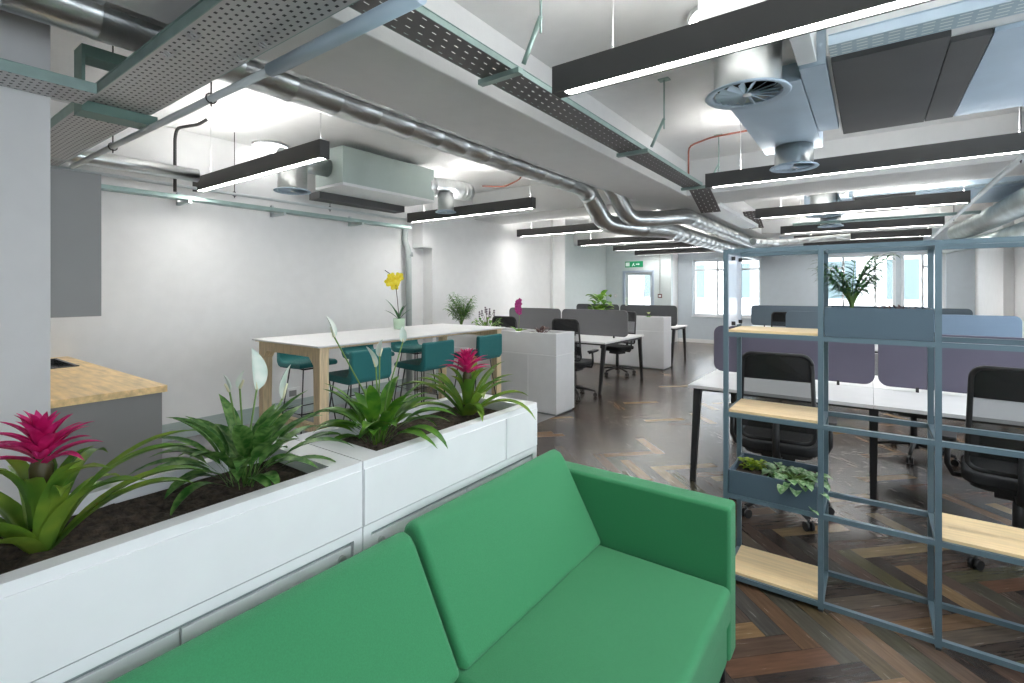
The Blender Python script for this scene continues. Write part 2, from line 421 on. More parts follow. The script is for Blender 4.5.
# skirting
B(XL, XL + .02, 1.2, 5.05, 0, .12).build('skirting', SKIRT, struct(B(XL, XL + .012, 1.2, 5.05, .12, .17).build('baseboard_left', SKIRT)))
struct(B(-4.45, XR, YF - .02, YF, 0, .1).build('baseboard_far', WHITE))
struct(B(-5.4, -5.385, 5.36, 8.8, 0, .1).build('baseboard_pier', SKIRT))

def window(n, axis, a0, a1, z0, z1, t, out, mulls=(), trans=(), split=None):
    """frame set in the reveal; t is the inside wall face, out = +1 towards outside"""
    fr = MB(); w_ = .06; d0, d1 = t + .08 * out, t + .14 * out
    lo, hi = min(d0, d1), max(d0, d1)
    def bx(p, q, r_, s_, th=0):
        if axis == 'y': fr.box(p, q, lo - th, hi + th, r_, s_)
        else: fr.box(lo - th, hi + th, p, q, r_, s_)
    bx(a0, a0 + w_, z0, z1); bx(a1 - w_, a1, z0, z1); bx(a0 + w_, a1 - w_, z0, z0 + w_); bx(a0 + w_, a1 - w_, z1 - w_, z1)
    o = struct(fr.build('window_%d' % n, FRAME, bevel=.004))
    for mu in mulls:
        fr = MB(); bx(mu - .025, mu + .025, z0 + w_, z1 - w_, -.008); fr.build('mullion', FRAME, o)
    for (tz, p, q) in trans:
        fr = MB(); bx(p, q, tz - .025, tz + .025, -.008); fr.build('glazing_bar', FRAME, o)
    c = (lo + hi) / 2; g = MB()
    if axis == 'y': g.box(a0 + w_, a1 - w_, c - .003, c + .003, z0 + w_, z1 - w_)
    else: g.box(c - .003, c + .003, a0 + w_, a1 - w_, z0 + w_, z1 - w_)
    g.build('glass_pane', GLASS, o)
    s_ = MB()
    i0, i1 = sorted((t - .04 * out, t + .08 * out))
    if axis == 'y': s_.box(a0 - .02, a1 + .02, i0, i1, z0 - .03, z0)
    else: s_.box(i0, i1, a0 - .02, a1 + .02, z0 - .03, z0)
    s_.build('window_sill', FRAME, o, bevel=.004)
    return o
window(1, 'y', *WINS[0], YF, 1, mulls=(-3.39, -2.85), trans=((2.03, -3.98, -2.36),))
window(2, 'y', *WINS[1], YF, 1, mulls=(-.52, .1), trans=((2.0, -.87, -.52),))
window(3, 'y', *WINS[2], YF, 1, mulls=(.95,), trans=((2.0, .95, 1.28),))
for i, h in enumerate(RW): window(4 + i, 'x', *h, XR, 1, mulls=((h[0] + h[1]) / 2,), trans=((2.1, h[0] + .06, h[1] - .06),))
# light portals guide the sky light through the openings (they give off nothing)
def portal(loc, rot, sx, sy):
    l = bpy.data.lights.new('window_portal', 'AREA'); l.shape = 'RECTANGLE'; l.size = sx; l.size_y = sy; l.cycles.is_portal = True
    o = bpy.data.objects.new('window_portal', l); COL.objects.link(o); o.location = loc; o.rotation_euler = rot
for h in WINS: portal(((h[0] + h[1]) / 2, YF + .25, (h[2] + h[3]) / 2), (R(-90), 0, 0), h[1] - h[0], h[3] - h[2])
for h in RW: portal((XR + .25, (h[0] + h[1]) / 2, (h[2] + h[3]) / 2), (R(90), 0, R(90)), h[1] - h[0], h[3] - h[2])

# door with a blind behind its glass
dr = struct(holed('y', -5.80, -4.99, .0, 1.98, 13.62, 13.67, [(-5.71, -5.05, .95, 1.90)]).build('door_1', WALLG))
fr = MB().box(-5.86, -5.80, 13.57, 13.75, 0, 2.03).box(-4.99, -4.93, 13.57, 13.75, 0, 2.03).box(-5.80, -4.99, 13.57, 13.75, 1.98, 2.03)
fr.build('door_frame', mat('door_frame_blue_grey', (.42, .50, .60), .5), dr)
sl = MB()
for k in range(20): sl.box(-5.71, -5.24, 13.70, 13.715, .96 + k * .047, .975 + k * .047)
sl.build('blind_slats', mat('blind_slat', (.20, .22, .22), .5), dr)
MB().tube([(-5.52, 13.69, .95), (-5.52, 13.69, 1.9)], .008).tube([(-5.26, 13.69, .95), (-5.25, 13.69, 1.4), (-5.29, 13.69, 1.9)], .008).build('blind_cord', CABLE, dr)
B(-5.71, -5.05, 13.64, 13.646, .95, 1.90).build('glass_pane', GLASS, dr)
MB().tube([(-4.955 - .1, 13.6, 1.0), (-4.955 - .1, 13.56, 1.0), (-5.13, 13.56, 1.0)], .01).build('door_handle', LOCK, dr)

# ================================================================== OUTSIDE
bl = thing('building', 'pale rendered building across the street seen through the far windows', 'building', (-2, 26, -6))
B(-9, 7, 0, 4, 0, 13).build('wall', FACADE, bl)
for ix in range(7):
    for iz in range(3):
        x = -8 + ix * 2.1; z = 3.6 + iz * 3.1
        wn_ = B(x, x + 1.2, -.06, .02, z + .3, z + 2.1).build('window', FRAME, bl)
        B(x + .07, x + 1.13, -.07, -.05, z + .37, z + 2.03).box(x + .07, x + .57, -.075, -.05, z + .37, z + 2.03).build('pane', FGLASS, wn_)
struct(B(-40, 40, 15, 60, -6.2, -6).build('ground', mat('street', (.3, .3, .3), .9)))

# ================================================================== LAMPS
def lamp_proto():
    r = thing('linear_pendant_lamp', 'x', 'lamp', (0, 0, 0))
    L_, h = 2.14, .13
    MB().box(0, L_, 0, .012, 0, h).box(0, L_, .068, .08, 0, h).box(0, .06, .012, .068, 0, h).box(L_ - .02, L_, .012, .068, 0, h).box(.06, L_ - .02, .012, .068, h - .03, h - .02).build('housing', LAMPH, r)
    B(.06, L_ - .02, .012, .068, .004, .02).build('diffuser', GLOW, r)
    B(.02, L_ - .02, .014, .066, h - .012, h - .004).build('uplight_diffuser', GLOWUP, r)
    for x in (.3, L_ - .05):
        MB().tube([(x, .04, h), (x, .04, ZC - 2.45)], .0025, 6).tube([(x, .04, h), (x, .04, h + .03)], .006, 8).build('suspension_wire', LOCK, r)
    return r
LY = (2.05, 4.8, 7.3, 9.6, 11.45, 13.2)
rl = ['nearest long black linear lamp over the sofa end, crossing the top of the picture', 'second black linear lamp back on the right side, passing behind the small round diffuser',
      'third black linear lamp back, right side, whose right end is in view', 'fourth black linear lamp back, right side', 'fifth black linear lamp back, right side, low over the shelf top', 'farthest black linear lamp of the right side']
ll = ['nearest short-looking black linear lamp over the bar table, by the kitchen', 'second black linear lamp of the left side, beyond the green ceiling unit', 'third black linear lamp of the left side, in front of the white pier',
      'fourth black linear lamp of the left side', 'fifth black linear lamp of the left side, above the exit sign', 'farthest black linear lamp of the left side, by the far window']
lp = lamp_proto(); first = True
for i, y in enumerate(LY):
    for x, lab, g in ((-1.25, rl[i], 'linear lamps in the right bay'), (-5.34 if i in (0, 1, 5) else -5.2, ll[i], 'linear lamps in the left bay')):
        if first: lp.location = (x, y, 2.45); lp['label'] = lab; lp['group'] = g; first = False
        else: place(lp, (x, y, 2.45), 0, lab, g)
# glowing discs standing in for the bright round spots on the ceiling
dp = thing('ceiling_bright_spot', 'round glowing disc for the bright ceiling spot above the nearest right lamp', 'bright spot', (-.70, 3.02, ZC))
MB().lathe([(0, -.05), (.15, -.05), (.17, -.03), (.17, 0), (0, 0)], seg=32).build('diffuser', mat('disc_glow', (.9, .9, .9), .5, emit=(1, 1, 1), es=3), dp)
MB().lathe([(.17, -.025), (.185, -.025), (.185, 0), (.17, 0)], seg=32, ring=True).build('rim', WHITE, dp)
place(dp, (-5.38, 2.84, ZC), 0, 'round glowing disc for the bright ceiling spot above the lamp over the bar table')

# ================================================================== SOFA
sofa = thing('sofa', 'green fabric two-seat sofa with square arms beside the white planter', 'sofa', (-.8, 1.0, 0))
def off(mb, o): mb.v = [(x - o[0], y - o[1], z - o[2]) for x, y, z in mb.v]; return mb
SO = (-.8, 1.0, 0)
off(B(-1.2, -.425, .10, 1.945, .11, .28), SO).build('base', GREEN, sofa, bevel=.02, segs=3)
def bulge(mb_box, o, name, m, par, amt=.012, bev=.03):
    ob = off(mb_box, o).build(name, m, par, bevel=bev, segs=4); return ob
for (y0, y1) in ((.105, 1.02), (1.025, 1.945)):
    bulge(B(-1.12, -.41, y0, y1, .27, .405), SO, 'seat_cushion', GREEN, sofa, bev=.028)
for (y0, y1, dz) in ((.11, 1.045, -.012), (1.055, 1.945, .005)):
    P_ = [(-.925, .405), (-1.115, .735 + dz), (-1.135, .757 + dz), (-1.165, .765 + dz), (-1.195, .752 + dz), (-1.205, .72 + dz), (-1.15, .38), (-.98, .385)]
    off(MB().prism(P_, 'y', y0, y1), SO).build('back_cushion', GREEN, sofa, bevel=.022, segs=4)
off(B(-1.245, -1.19, .06, 1.98, .13, .66), SO).build('back_panel', GREEN, sofa, bevel=.015, segs=3)
for y in (0.0, 1.95):
    off(B(-1.245, -.418, y, y + .10, .11, .685), SO).build('arm', GREEN, sofa, bevel=.016, segs=4)
for x in (-1.18, -.455):
    for y in (.05, 1.99):
        off(MB().tube([(x, y, .12), (x, y, 0)], [.014, .009], 12), SO).build('leg', BLACK, sofa)

# ================================================================== PLANTER WALL (storage cabinets + white planter boxes)
def planter_box(name, label, x0, x1, y0, y1, z0, z1, rim=.045, endrim=.085, m=WHITEB, soilz=-.045, group=None, both=True):
    cx, cy = (x0 + x1) / 2, (y0 + y1) / 2
    t = thing(name, label, 'planter', (cx, cy, z0), 0, group)
    o = (cx, cy, z0)
    mb = MB()
    e0 = endrim if both else rim
    ix0, ix1, iy0, iy1 = x0 + rim, x1 - rim, y0 + e0, y1 - endrim
    mb.box(x0, ix0, y0, y1, z0, z1).box(ix1, x1, y0, y1, z0, z1).box(ix0, ix1, y0, iy0, z0, z1).box(ix0, ix1, iy1, y1, z0, z1).box(ix0, ix1, iy0, iy1, z0, z0 + .02)
    off(mb, o).build('box', m, t)
    # a slightly bumpy soil bed
    sb = MB(); nx, ny = max(6, int((ix1 - ix0) / .018)), max(6, int((iy1 - iy0) / .018)); vs = []; fs = []
    for a in range(nx + 1):
        for b in range(ny + 1):
            vs.append((ix0 + (ix1 - ix0) * a / nx, iy0 + (iy1 - iy0) * b / ny, z1 + soilz + (random.uniform(-.007, .009) if 0 < a < nx and 0 < b < ny else 0.0)))
    for a in range(nx):
        for b in range(ny):
            q = a * (ny + 1) + b; fs.append((q, q + 1, q + ny + 2, q + ny + 1))
    sb.add(vs, fs, True); off(sb, o); sb.build('soil', SOIL, t)
    return t
X0, X1 = -1.68, -1.26
for (y0, y1, lab, lab2) in ((-.03, .952, 'white planter box beside the sofa, nearest, holding a bromeliad and a peace lily', 'white storage cabinet under the nearest planter box'),
                            (.956, 1.93, 'white planter box at the far end of the sofa, pink bromeliad at its end', 'white storage cabinet under the far planter box by the sofa arm')):
    t = planter_box('planter_box', lab, X0, X1, y0, y1, .77, .97, group='white planter boxes behind the sofa')
    o = t.location.copy()
    # face panel with a fine shadow joint under the rim
    for (fa, fb) in (((y0 + .002, y1 - .002),) if y0 < 0 else ((y0 + .002, 1.682), (1.688, y1 - .002))):
        off(B(X1, X1 + .004, fa, fb, .772, .945), o).build('face_panel', WHITEB, t, bevel=.001)
    c = thing('storage_cabinet', lab2, 'cabinet', ((X0 + X1) / 2, (y0 + y1) / 2, 0), 0, 'white storage cabinets behind the sofa')
    co = ((X0 + X1) / 2, (y0 + y1) / 2, 0)
    off(B(X0, X1 - .02, y0, y1, 0.04, .768).box(X1 - .02, X1, y0, y0 + .03, .04, .768).box(X1 - .02, X1, y1 - .03, y1, .04, .768).box(X1 - .02, X1, y0 + .03, y1 - .03, .04, .08).box(X1 - .02, X1, y0 + .03, y1 - .03, .74, .768), co).build('body', WHITEB, c)
    off(B(X0 + .03, X1 - .04, y0 + .03, y1 - .03, 0, .04), co).build('plinth', SHADOW, c)
    ym = (y0 + y1) / 2
    for (a, b, ly) in ((y0 + .034, ym - .003, y0 + .07), (ym + .003, y1 - .034, y1 - .07)):
        d_ = off(B(X1 - .018, X1 - .006, a, b, .085, .726), co).build('door', WHITEB, c, bevel=.0015)
        off(MB().tube([(X1 - .006, ly, .70), (X1 + .004, ly, .70)], .011, 16), co).build('lock', LOCK, d_)
    off(B(X1 - .019, X1 - .015, y0 + .03, y1 - .03, .726, .74), co).build('shadow_gap', SHADOW, c)

# ================================================================== PLANTS
def bloom(mb, c, nrm, rad, petals=5, wf=.8, rot=0):
    c = Vector(c); n = Vector(nrm).normalized(); a = n.orthogonal().normalized(); b = n.cross(a)
    for k in range(petals):
        q = R(rot + 360 * k / petals); d = a * math.cos(q) + b * math.sin(q); e = n.cross(d); w_ = rad * wf * .5
        vs = [c, c + d * rad * .5 + e * w_ + n * rad * .10, c + d * rad * .55 + n * rad * .2, c + d * rad * .5 - e * w_ + n * rad * .10, c + d * rad + n * rad * .05, c + d * rad * .85 + e * w_ * .6 + n * rad * .08, c + d * rad * .85 - e * w_ * .6 + n * rad * .08]
        mb.add(vs, [(0, 1, 2), (0, 2, 3), (1, 5, 2), (2, 5, 4), (2, 4, 6), (2, 6, 3)], True)
    return mb
def bromeliad(name, label, loc, sc=1, seed=1, az0=0, nl=19):
    rnd = random.Random(seed)
    t = thing(name, label, 'plant', loc, az0)
    lv = MB()
    for k in range(nl):
        a = k * 137.5 + rnd.uniform(-12, 12); f = k / nl
        lv.blade((.02 * math.cos(R(a)), .02 * math.sin(R(a)), .0), a, sc * rnd.uniform(.27, .39), sc * rnd.uniform(.032, .046), rnd.uniform(56, 86) - 24 * f, rnd.uniform(60, 92), n=12, fold=.5, side=rnd.uniform(-35, 35), curl=1.5)
    for k in range(6):
        a = k * 60 + 15; lv.blade((.022 * math.cos(R(a)), .022 * math.sin(R(a)), .06 * sc), a, sc * rnd.uniform(.15, .20), sc * .040, 87, 62, n=9, fold=.7, curl=2.2)
    lv.open = True; lv.build('leaves', LEAFR, t)
    MB().tube([(0, 0, 0), (0, 0, .1 * sc), (0, 0, .19 * sc), (0, 0, .22 * sc)], [.018 * sc, .018 * sc, .021 * sc, .012 * sc], 14).build('stem', STEMR, t)
    br = MB()
    for k in range(34):
        f = k / 34; a = k * 137.5; L_ = sc * (.130 - .085 * f) * rnd.uniform(.85, 1.1); z = sc * (.195 + .08 * f)
        br.blade((.012 * math.cos(R(a)), .012 * math.sin(R(a)), z), a, L_, sc * (.030 - .008 * f), 38 + 44 * f, 55 - 30 * f, n=7, kind='bract', fold=.55, side=rnd.uniform(-15, 15))
    br.open = True; br.build('flower', MAG, t)
    return t
bromeliad('bromeliad', 'pink-flowered bromeliad at the left edge in the nearest planter box', (-1.49, .27, .915), 1.0, 3, 20)
bromeliad('bromeliad', 'pink-flowered bromeliad at the far end of the planter by the sofa back', (-1.49, 1.70, .915), 1.0, 9, 60)

def peace_lily(label, loc, spathes, seed, nl=30, sc=1.0, spread=1.0):
    rnd = random.Random(seed)
    t = thing('peace_lily', label, 'plant', loc)
    lv = MB()
    for k in range(nl):
        a = k * 137.5 + rnd.uniform(-20, 20)
        r0 = rnd.uniform(.005, .045)
        up = rnd.random()
        lv.blade((r0 * math.cos(R(a)), r0 * math.sin(R(a)), 0), a, sc * (.19 + .14 * rnd.random()), sc * rnd.uniform(.034, .054), 48 + 38 * up, (100 - 45 * up) * spread, n=12, kind='stalk', fold=rnd.uniform(.2, .5), side=rnd.uniform(-30, 30))
    lv.open = True; lv.build('leaves', LEAFD if seed % 2 else LEAFM, t)
    for (dx, dy, h, size, az, tilt) in spathes:
        st = MB().tube([(0, 0, 0), (dx * .35, dy * .35, h * .5), (dx, dy, h)], .0028, 6).build('flower_stem', STEMG, t)
        sp = MB(); sp.blade((dx, dy, h - .005), az, size, size * .45, tilt, 12, n=9, kind='oval', fold=.6)
        sp.open = True; fl = sp.build('flower', SPATHE, t)
        MB().tube([(dx, dy, h), (dx + .012 * math.cos(R(az)), dy + .012 * math.sin(R(az)), h + size * .4)], [.005, .003], 8).build('spadix', CREAM, fl)
    return t
peace_lily('peace lily with broad leaves in the middle of the nearest planter box', (-1.49, .71, .915),
           [(.01, .03, .285, .13, 200, 88), (.03, .10, .25, .11, 60, 84), (-.05, -.02, .28, .06, 240, 80), (-.03, .0, .29, .06, 30, 82)], 5, 50)
peace_lily('peace lily with tall white flowers in the far planter box', (-1.49, 1.20, .915),
           [(.0, -.19, .42, .085, 215, 75), (.02, -.03, .30, .09, 250, 72), (-.02, .02, .33, .07, 90, 85), (.02, .10, .38, .065, 150, 85)], 8, 46)

def palm(label, loc, h, spread, nf=11, seed=2, m=LEAFP, lean=0, name='palm_plant', leaf=.1):
    rnd = random.Random(seed)
    t = thing(name, label, 'plant', loc)
    st = MB(); lv = MB()
    for k in range(nf):
        a = R(k * 137.5 + rnd.uniform(-20, 20)); hh = h * rnd.uniform(.55, 1.05); s_ = spread * rnd.uniform(.35, 1.0)
        pts = []
        for i in range(9):
            q = i / 8; pts.append(Vector((math.cos(a) * s_ * q ** 1.7, math.sin(a) * s_ * q ** 1.7, hh * (q - .18 * q ** 3) / .82)))
        st.tube(pts, [.004 - .003 * i / 8 for i in range(9)], 6)
        for i in range(3, 9):
            for f in (0, .5):
                if i + f > 8: continue
                p = pts[i].lerp(pts[min(8, i + 1)], f); q = (i + f) / 8
                ln = leaf * (1.1 - .6 * abs(q - .6) * 1.6)
                for sd in (-1, 1):
                    lv.blade(p, math.degrees(a) + sd * rnd.uniform(45, 70), ln, ln * .17, rnd.uniform(15, 45), 60, n=4, kind='taper', fold=.3)
    lv.open = True; st.build('stems', STEMG, t); lv.build('leaves', m, t)
    return t
def clump(name, label, loc, n, size, spread, m, seed=1, kind='oval', el=(20, 80), wf=.5, cat='plant', stem=None):
    rnd = random.Random(seed); t = thing(name, label, cat, loc); lv = MB(); st = MB()
    for k in range(n):
        a = k * 137.5; r = spread * math.sqrt(rnd.random()); h = rnd.uniform(0, 1)
        b = (r * math.cos(R(a)), r * math.sin(R(a)), h * (stem or size * .6))
        if stem: st.tube([(0, 0, 0), (b[0] * .6, b[1] * .6, b[2] * .7), b], .003, 5)
        s_ = size * rnd.uniform(.7, 1.15)
        lv.blade(b, a + rnd.uniform(-40, 40), s_, s_ * wf, rnd.uniform(*el), 70, n=6, kind=kind, fold=.3)
    lv.open = True; lv.build('leaves', m, t)
    if stem: st.build('stems', STEMG, t)
    return t

# ================================================================== KITCHEN
kc = thing('kitchen_base_unit', 'grey kitchen base unit under the wooden worktop', 'cabinet', (-4.5, .87, 0))
off(B(-5.58, -3.47, .57, 1.14, .1, .88), (-4.5, .87, 0)).build('body', KGREY, kc)
off(B(-3.49, -3.465, .565, 1.165, 0, .88), (-4.5, .87, 0)).build('end_panel', KGREY, kc, bevel=.002)
off(B(-5.58, -3.5, .57, 1.08, 0, .1), (-4.5, .87, 0)).build('plinth', SHADOW, kc)
for k in range(4):
    d_ = off(B(-5.56 + k * .52, -5.06 + k * .52, 1.14, 1.16, .12, .86), (-4.5, .87, 0)).build('door', KGREY, kc, bevel=.002)
    off(B(-5.5 + k * .52, -5.12 + k * .52, 1.16, 1.175, .82, .83), (-4.5, .87, 0)).build('handle', LOCK, d_)
wt = thing('worktop', 'butcher-block wooden worktop with a dark sink', 'worktop', (-4.5, .87, .88))
off(holed('y', -5.59, -3.43, .57, 1.18, 0, 1, [(-5.45, -4.80, .70, 1.08)]), (0, 0, 0))
wm = MB()
for (a, b, c_, d_) in ((-5.59, -5.45, .565, 1.18), (-4.80, -3.43, .565, 1.18), (-5.45, -4.80, .565, .70), (-5.45, -4.80, 1.08, 1.18)): wm.box(a, b, c_, d_, .881, .92)
off(wm, (-4.5, .87, .88)).build('top', BUTCHER, wt)
sk = MB().box(-5.45, -4.80, .70, .72, .885, .926).box(-5.45, -4.80, 1.06, 1.08, .885, .926).box(-5.45, -5.43, .70, 1.08, .885, .926).box(-4.82, -4.80, .70, 1.08, .885, .926).box(-5.45, -4.80, .70, 1.08, .881, .886)
off(sk, (-4.5, .87, .88)).build('sink', mat('dark_sink', (.06, .065, .07), .25, .4), wt)
off(MB().tube([(-5.1, .64, .92), (-5.1, .64, 1.12), (-5.1, .68, 1.16), (-5.1, .80, 1.16), (-5.1, .83, 1.13)], .012, 10), (-4.5, .87, .88)).build('tap', LOCK, wt)
wc = thing('wall_cabinet', 'grey kitchen wall cabinet on the kitchen wall above the worktop', 'cabinet', (-4.5, .72, 1.35))
off(B(-5.58, -3.47, .565, .84, 1.35, 2.13), (-4.5, .72, 1.35)).build('body', KGREY, wc)
off(B(-3.47, -3.45, .565, .87, 1.35, 2.135), (-4.5, .72, 1.35)).build('end_panel', KGREY, wc, bevel=.002)
for k in range(4): off(B(-5.56 + k * .52, -5.045 + k * .52, .84, .86, 1.36, 2.12), (-4.5, .72, 1.35)).build('door', KGREY, wc, bevel=.002)
so = thing('wall_socket', 'white double wall socket on the skirting under the bar table', 'socket', (XL + .012, 3.2, .20))
B(0, .015, -.11, .11, .0, .12).build('plate', WHITE, so, bevel=.003); B(.015, .018, -.03, .06, .02, .09).build('insert', KGREY, so)

# ================================================================== BAR TABLE AND STOOLS
bt = thing('bar_table', 'high white-topped bar table on pale oak frame legs', 'table', (-4.06, 3.5, 0))
BO = (-4.06, 3.5, 0)
off(B(-4.53, -3.49, 2.22, 4.67, 1.035, 1.05), BO).build('tabletop', WHITE, bt, bevel=.003)
off(B(-4.51, -3.51, 2.24, 4.65, 1.027, 1.035), BO).build('edge_underlay', OAK, bt)
for y in (2.27, 4.575):
    fr = [(-4.50, 1.026), (-3.54, 1.026), (-3.50 - .045, .95), (-3.545, 0), (-3.625, 0), (-3.635, .88), (-3.70, .945), (-4.36, .945), (-4.42, .88), (-4.445, 0), (-4.50, 0), (-4.50, .95)]
    off(MB().prism(fr, 'y', y, y + .085), BO).build('leg_frame', OAK, bt, bevel=.004)
for x in (-4.2, -3.9): off(B(x, x + .05, 2.36, 4.575, .97, 1.026), BO).build('side_rail', OAK, bt)
off(B(-4.44, -3.62, 2.285, 2.34, .33, .39), BO).build('footrest', OAK, bt)

def stool_proto():
    t = thing('bar_stool', 'x', 'stool')
    # upholstered shell: seat and curved back in one profile (local: faces +y, back at -y)
    prof = [(.20, .725), (.20, .765), (.16, .775), (-.12, .765), (-.165, .775), (-.185, .81), (-.195, .985), (-.245, .985), (-.245, .76), (-.22, .715), (-.18, .705), (-.10, .705), (.14, .715)]
    mb = MB().prism(prof, 'x', -.21, .21)
    mb.build('seat', TEAL, t, bevel=.018, segs=3)
    for sx in (-1, 1):
        for sy in (-1, 1):
            MB().tube([(sx * .13, sy * .12, .712), (sx * .205, sy * .20, 0.006)], .0065, 8).build('leg', BLACK, t)
    q = [(-.185, .175, .27), (.185, .175, .27), (.185, -.175, .27), (-.185, -.175, .27), (-.185, .175, .27)]
    MB().tube(q, .006, 8).build('footrest', BLACK, t)
    MB().tube([(-.13, .12, .70), (.13, .12, .70), (.13, -.12, .70), (-.13, -.12, .70), (-.13, .12, .70)], .008, 8).build('seat_frame', BLACK, t)
    return t
sp_ = stool_proto()
g1, g2 = 'teal stools on the near side of the bar table', 'teal stools on the wall side of the bar table'
sp_.location = (-3.66, 2.69, 0); sp_.rotation_euler = (0, 0, R(90)); sp_['label'] = 'teal bar stool on the near side, closest to the kitchen, back towards the sofa'; sp_['group'] = g1
place(sp_, (-3.66, 3.50, 0), 90, 'teal bar stool in the middle of the near side of the bar table', g1)
place(sp_, (-3.68, 4.33, 0), 90, 'teal bar stool on the near side beside the low white cabinet', g1)
place(sp_, (-4.66, 2.86, 0), -90, 'teal bar stool on the wall side, first seen under the table end', g2)
place(sp_, (-4.66, 3.62, 0), -90, 'teal bar stool in the middle of the wall side of the bar table', g2)
place(sp_, (-4.66, 4.34, 0), -90, 'teal bar stool on the wall side by the drainpipe', g2)

# potted yellow orchid on the bar table
oc = thing('potted_orchid', 'yellow orchid in a pale green pot on the bar table', 'plant', (-4.27, 3.72, 1.05))
MB().lathe([(.050, 0), (.058, .01), (.064, .12), (.058, .12), (.055, .10), (0, .10)], seg=24).build('pot', POTG, oc)
lv = MB()
for a, L_, e in ((20, .22, 75), (200, .30, 68), (110, .2, 70), (290, .22, 60), (230, .2, 50), (60, .2, 55)): lv.blade((0, 0, .10), a, L_, .03, e, 30, kind='oval', fold=.4)
lv.open = True; lv.build('leaves', LEAFP, oc)
MB().tube([(0, 0, .10), (.0, -.02, .3), (-.02, -.03, .5), (-.05, -.05, .60), (-.12, -.10, .66)], .004, 6).build('flower_stem', STEMD, oc)
fl = MB()
for (cx, cy, cz) in ((-.02, -.02, .55), (-.05, -.06, .58), (-.03, -.04, .49), (-.07, -.08, .53), (-.0, -.0, .585)):
    bloom(fl, (cx, cy, cz), (.8 + cx * 4, -.6, -.1), .058, 5, .95, cz * 999)
fl.open = True; fl.build('flowers', YELL, oc)

# drainpipe in the wall corner
DPM = mat('drainpipe_grey', (.34, .38, .37), .5)
dpipe = thing('drainpipe', 'grey-green drainpipe in the corner behind the bar table', 'pipe', (-5.5, 4.95, 0))
MB().tube([(-.05, 0, 2.44), (-.05, 0, 2.20), (-.01, 0, 2.12), (.02, .0, 2.05), (.02, .02, .0)], .045, 14).build('pipe', DPM, dpipe)
MB().tube([(.02, .02, 1.98), (.02, .02, 2.04)], .052, 14).build('collar', DPM, dpipe)

# ================================================================== LOW CABINETS WITH PLANTS
def low_cabinet(label, x0, x1, y0, y1, plab, seam=.71, mid=None):
    c = thing('low_cabinet', label, 'cabinet', ((x0 + x1) / 2, (y0 + y1) / 2, 0)); o = ((x0 + x1) / 2, (y0 + y1) / 2, 0)
    off(B(x0, x1, y0, y1, .02, seam - .003), o).build('body', WHITEB, c, bevel=.002)
    off(B(x0 + .02, x1 - .02, y0 + .02, y1 - .02, 0, .02), o).build('plinth', SHADOW, c)
    off(B(x0 + .003, x1 - .4, y0 - .006, y0, .05, seam - .012), o).build('door', WHITEB, c)
    p = planter_box('planter_box', plab, x0, x1, y0, y1, seam, .97, rim=.04, endrim=.04)
    return c
low_cabinet('white low cabinet beyond the bar table with a seam near its top', -4.95, -2.985, 4.99, 5.43, 'white planter box on the low cabinet beyond the bar table')
low_cabinet('white low cabinet farther back below the dark desk screen', -5.2, -3.08, 9.0, 9.42, 'white planter box on the farther low cabinet')
palm('bushy green palm on the cabinet beyond the bar table', (-4.68, 5.22, .925), .50, .22, 26, 4, LEAFM, leaf=.13)
fb = clump('flowering_shrub', 'leafy plant with small dark flowers beside the bushy palm', (-4.2, 5.2, .925), 46, .075, .20, LEAFB, 6, stem=.16, wf=.6)
st = MB(); pf = MB()
for k in range(7):
    a = R(k * 51); r = .05 + .07 * ((k * 37) % 10) / 10; h = .26 + .02 * (k % 4)
    st.tube([(0, 0, 0), (r * .4 * math.cos(a), r * .4 * math.sin(a), h * .6), (r * math.cos(a), r * math.sin(a), h)], .0025, 5)
    for q in range(3): bloom(pf, (r * math.cos(a), r * math.sin(a), h - .03 * q), (.6, -.7, .2), .014, 5, .9, k * 20)
st.build('flower_stems', STEMD, fb); pf.open = True; pf.build('flowers', mat('dusky_flower', (.12, .09, .12), .6), fb)
on = thing('orchid_plant', 'purple orchid with a single green leaf on the near white cabinet', 'plant', (-3.68, 5.2, .925))
lv = MB(); lv.blade((0, 0, 0), 200, .15, .10, 55, 40, kind='oval'); lv.blade((0, 0, 0), 30, .14, .09, 45, 50, kind='oval'); lv.blade((0, 0, 0), 110, .13, .09, 50, 50, kind='oval'); lv.open = True; lv.build('leaves', LEAFB, on)
MB().tube([(0, 0, 0), (.02, 0, .25), (0, 0, .44)], .003, 6).build('flower_stem', STEMG, on)
fl = MB()
for k in range(12):
    z = .27 + .014 * k
    bloom(fl, (.02 * math.cos(k * 2.4), .02 * math.sin(k * 2.4), z), (.7 + .4 * math.cos(k * 2.4), -.6, .0), .036, 5, .9, k * 31)
fl.open = True; fl.build('flowers', PURP, on)
clump('succulent', 'brown-leaved succulent at the right end of the near white cabinet', (-3.33, 5.2, .925), 30, .11, .07, SUCC, 3, kind='taper', el=(30, 80), wf=.35)
clump('leafy_plant', 'bright green broad-leaved plant on the farther white cabinet', (-4.48, 9.22, .925), 34, .22, .16, LEAFB, 12, stem=.44, wf=.8)
ol = thing('small_orchid', 'small pale orchid on the farther white cabinet in front of the door', 'plant', (-3.92, 9.22, .925))
MB().tube([(0, 0, 0), (.01, 0, .2), (.03, 0, .36)], .004, 6).build('flower_stem', STEMD, ol)
fl = MB()
for k in range(5):
    bloom(fl, (.02, 0, .27 + k * .03), (.5 + .3 * (k % 3), -.8, 0), .032, 5, .9, k * 31)
fl.open = True; fl.build('flowers', SPATHE, ol)
sf = thing('yellow_flower', 'small yellow flower on the right end of the farther white cabinet', 'plant', (-3.45, 9.22, .925))
lv = MB(); fl = MB()
for k in range(5): lv.blade((0, 0, 0), k * 72, .09, .05, 60, 40, kind='oval'); fl.blade((0, 0, .09), k * 72 + 30, .06, .045, 55, 30, kind='oval')
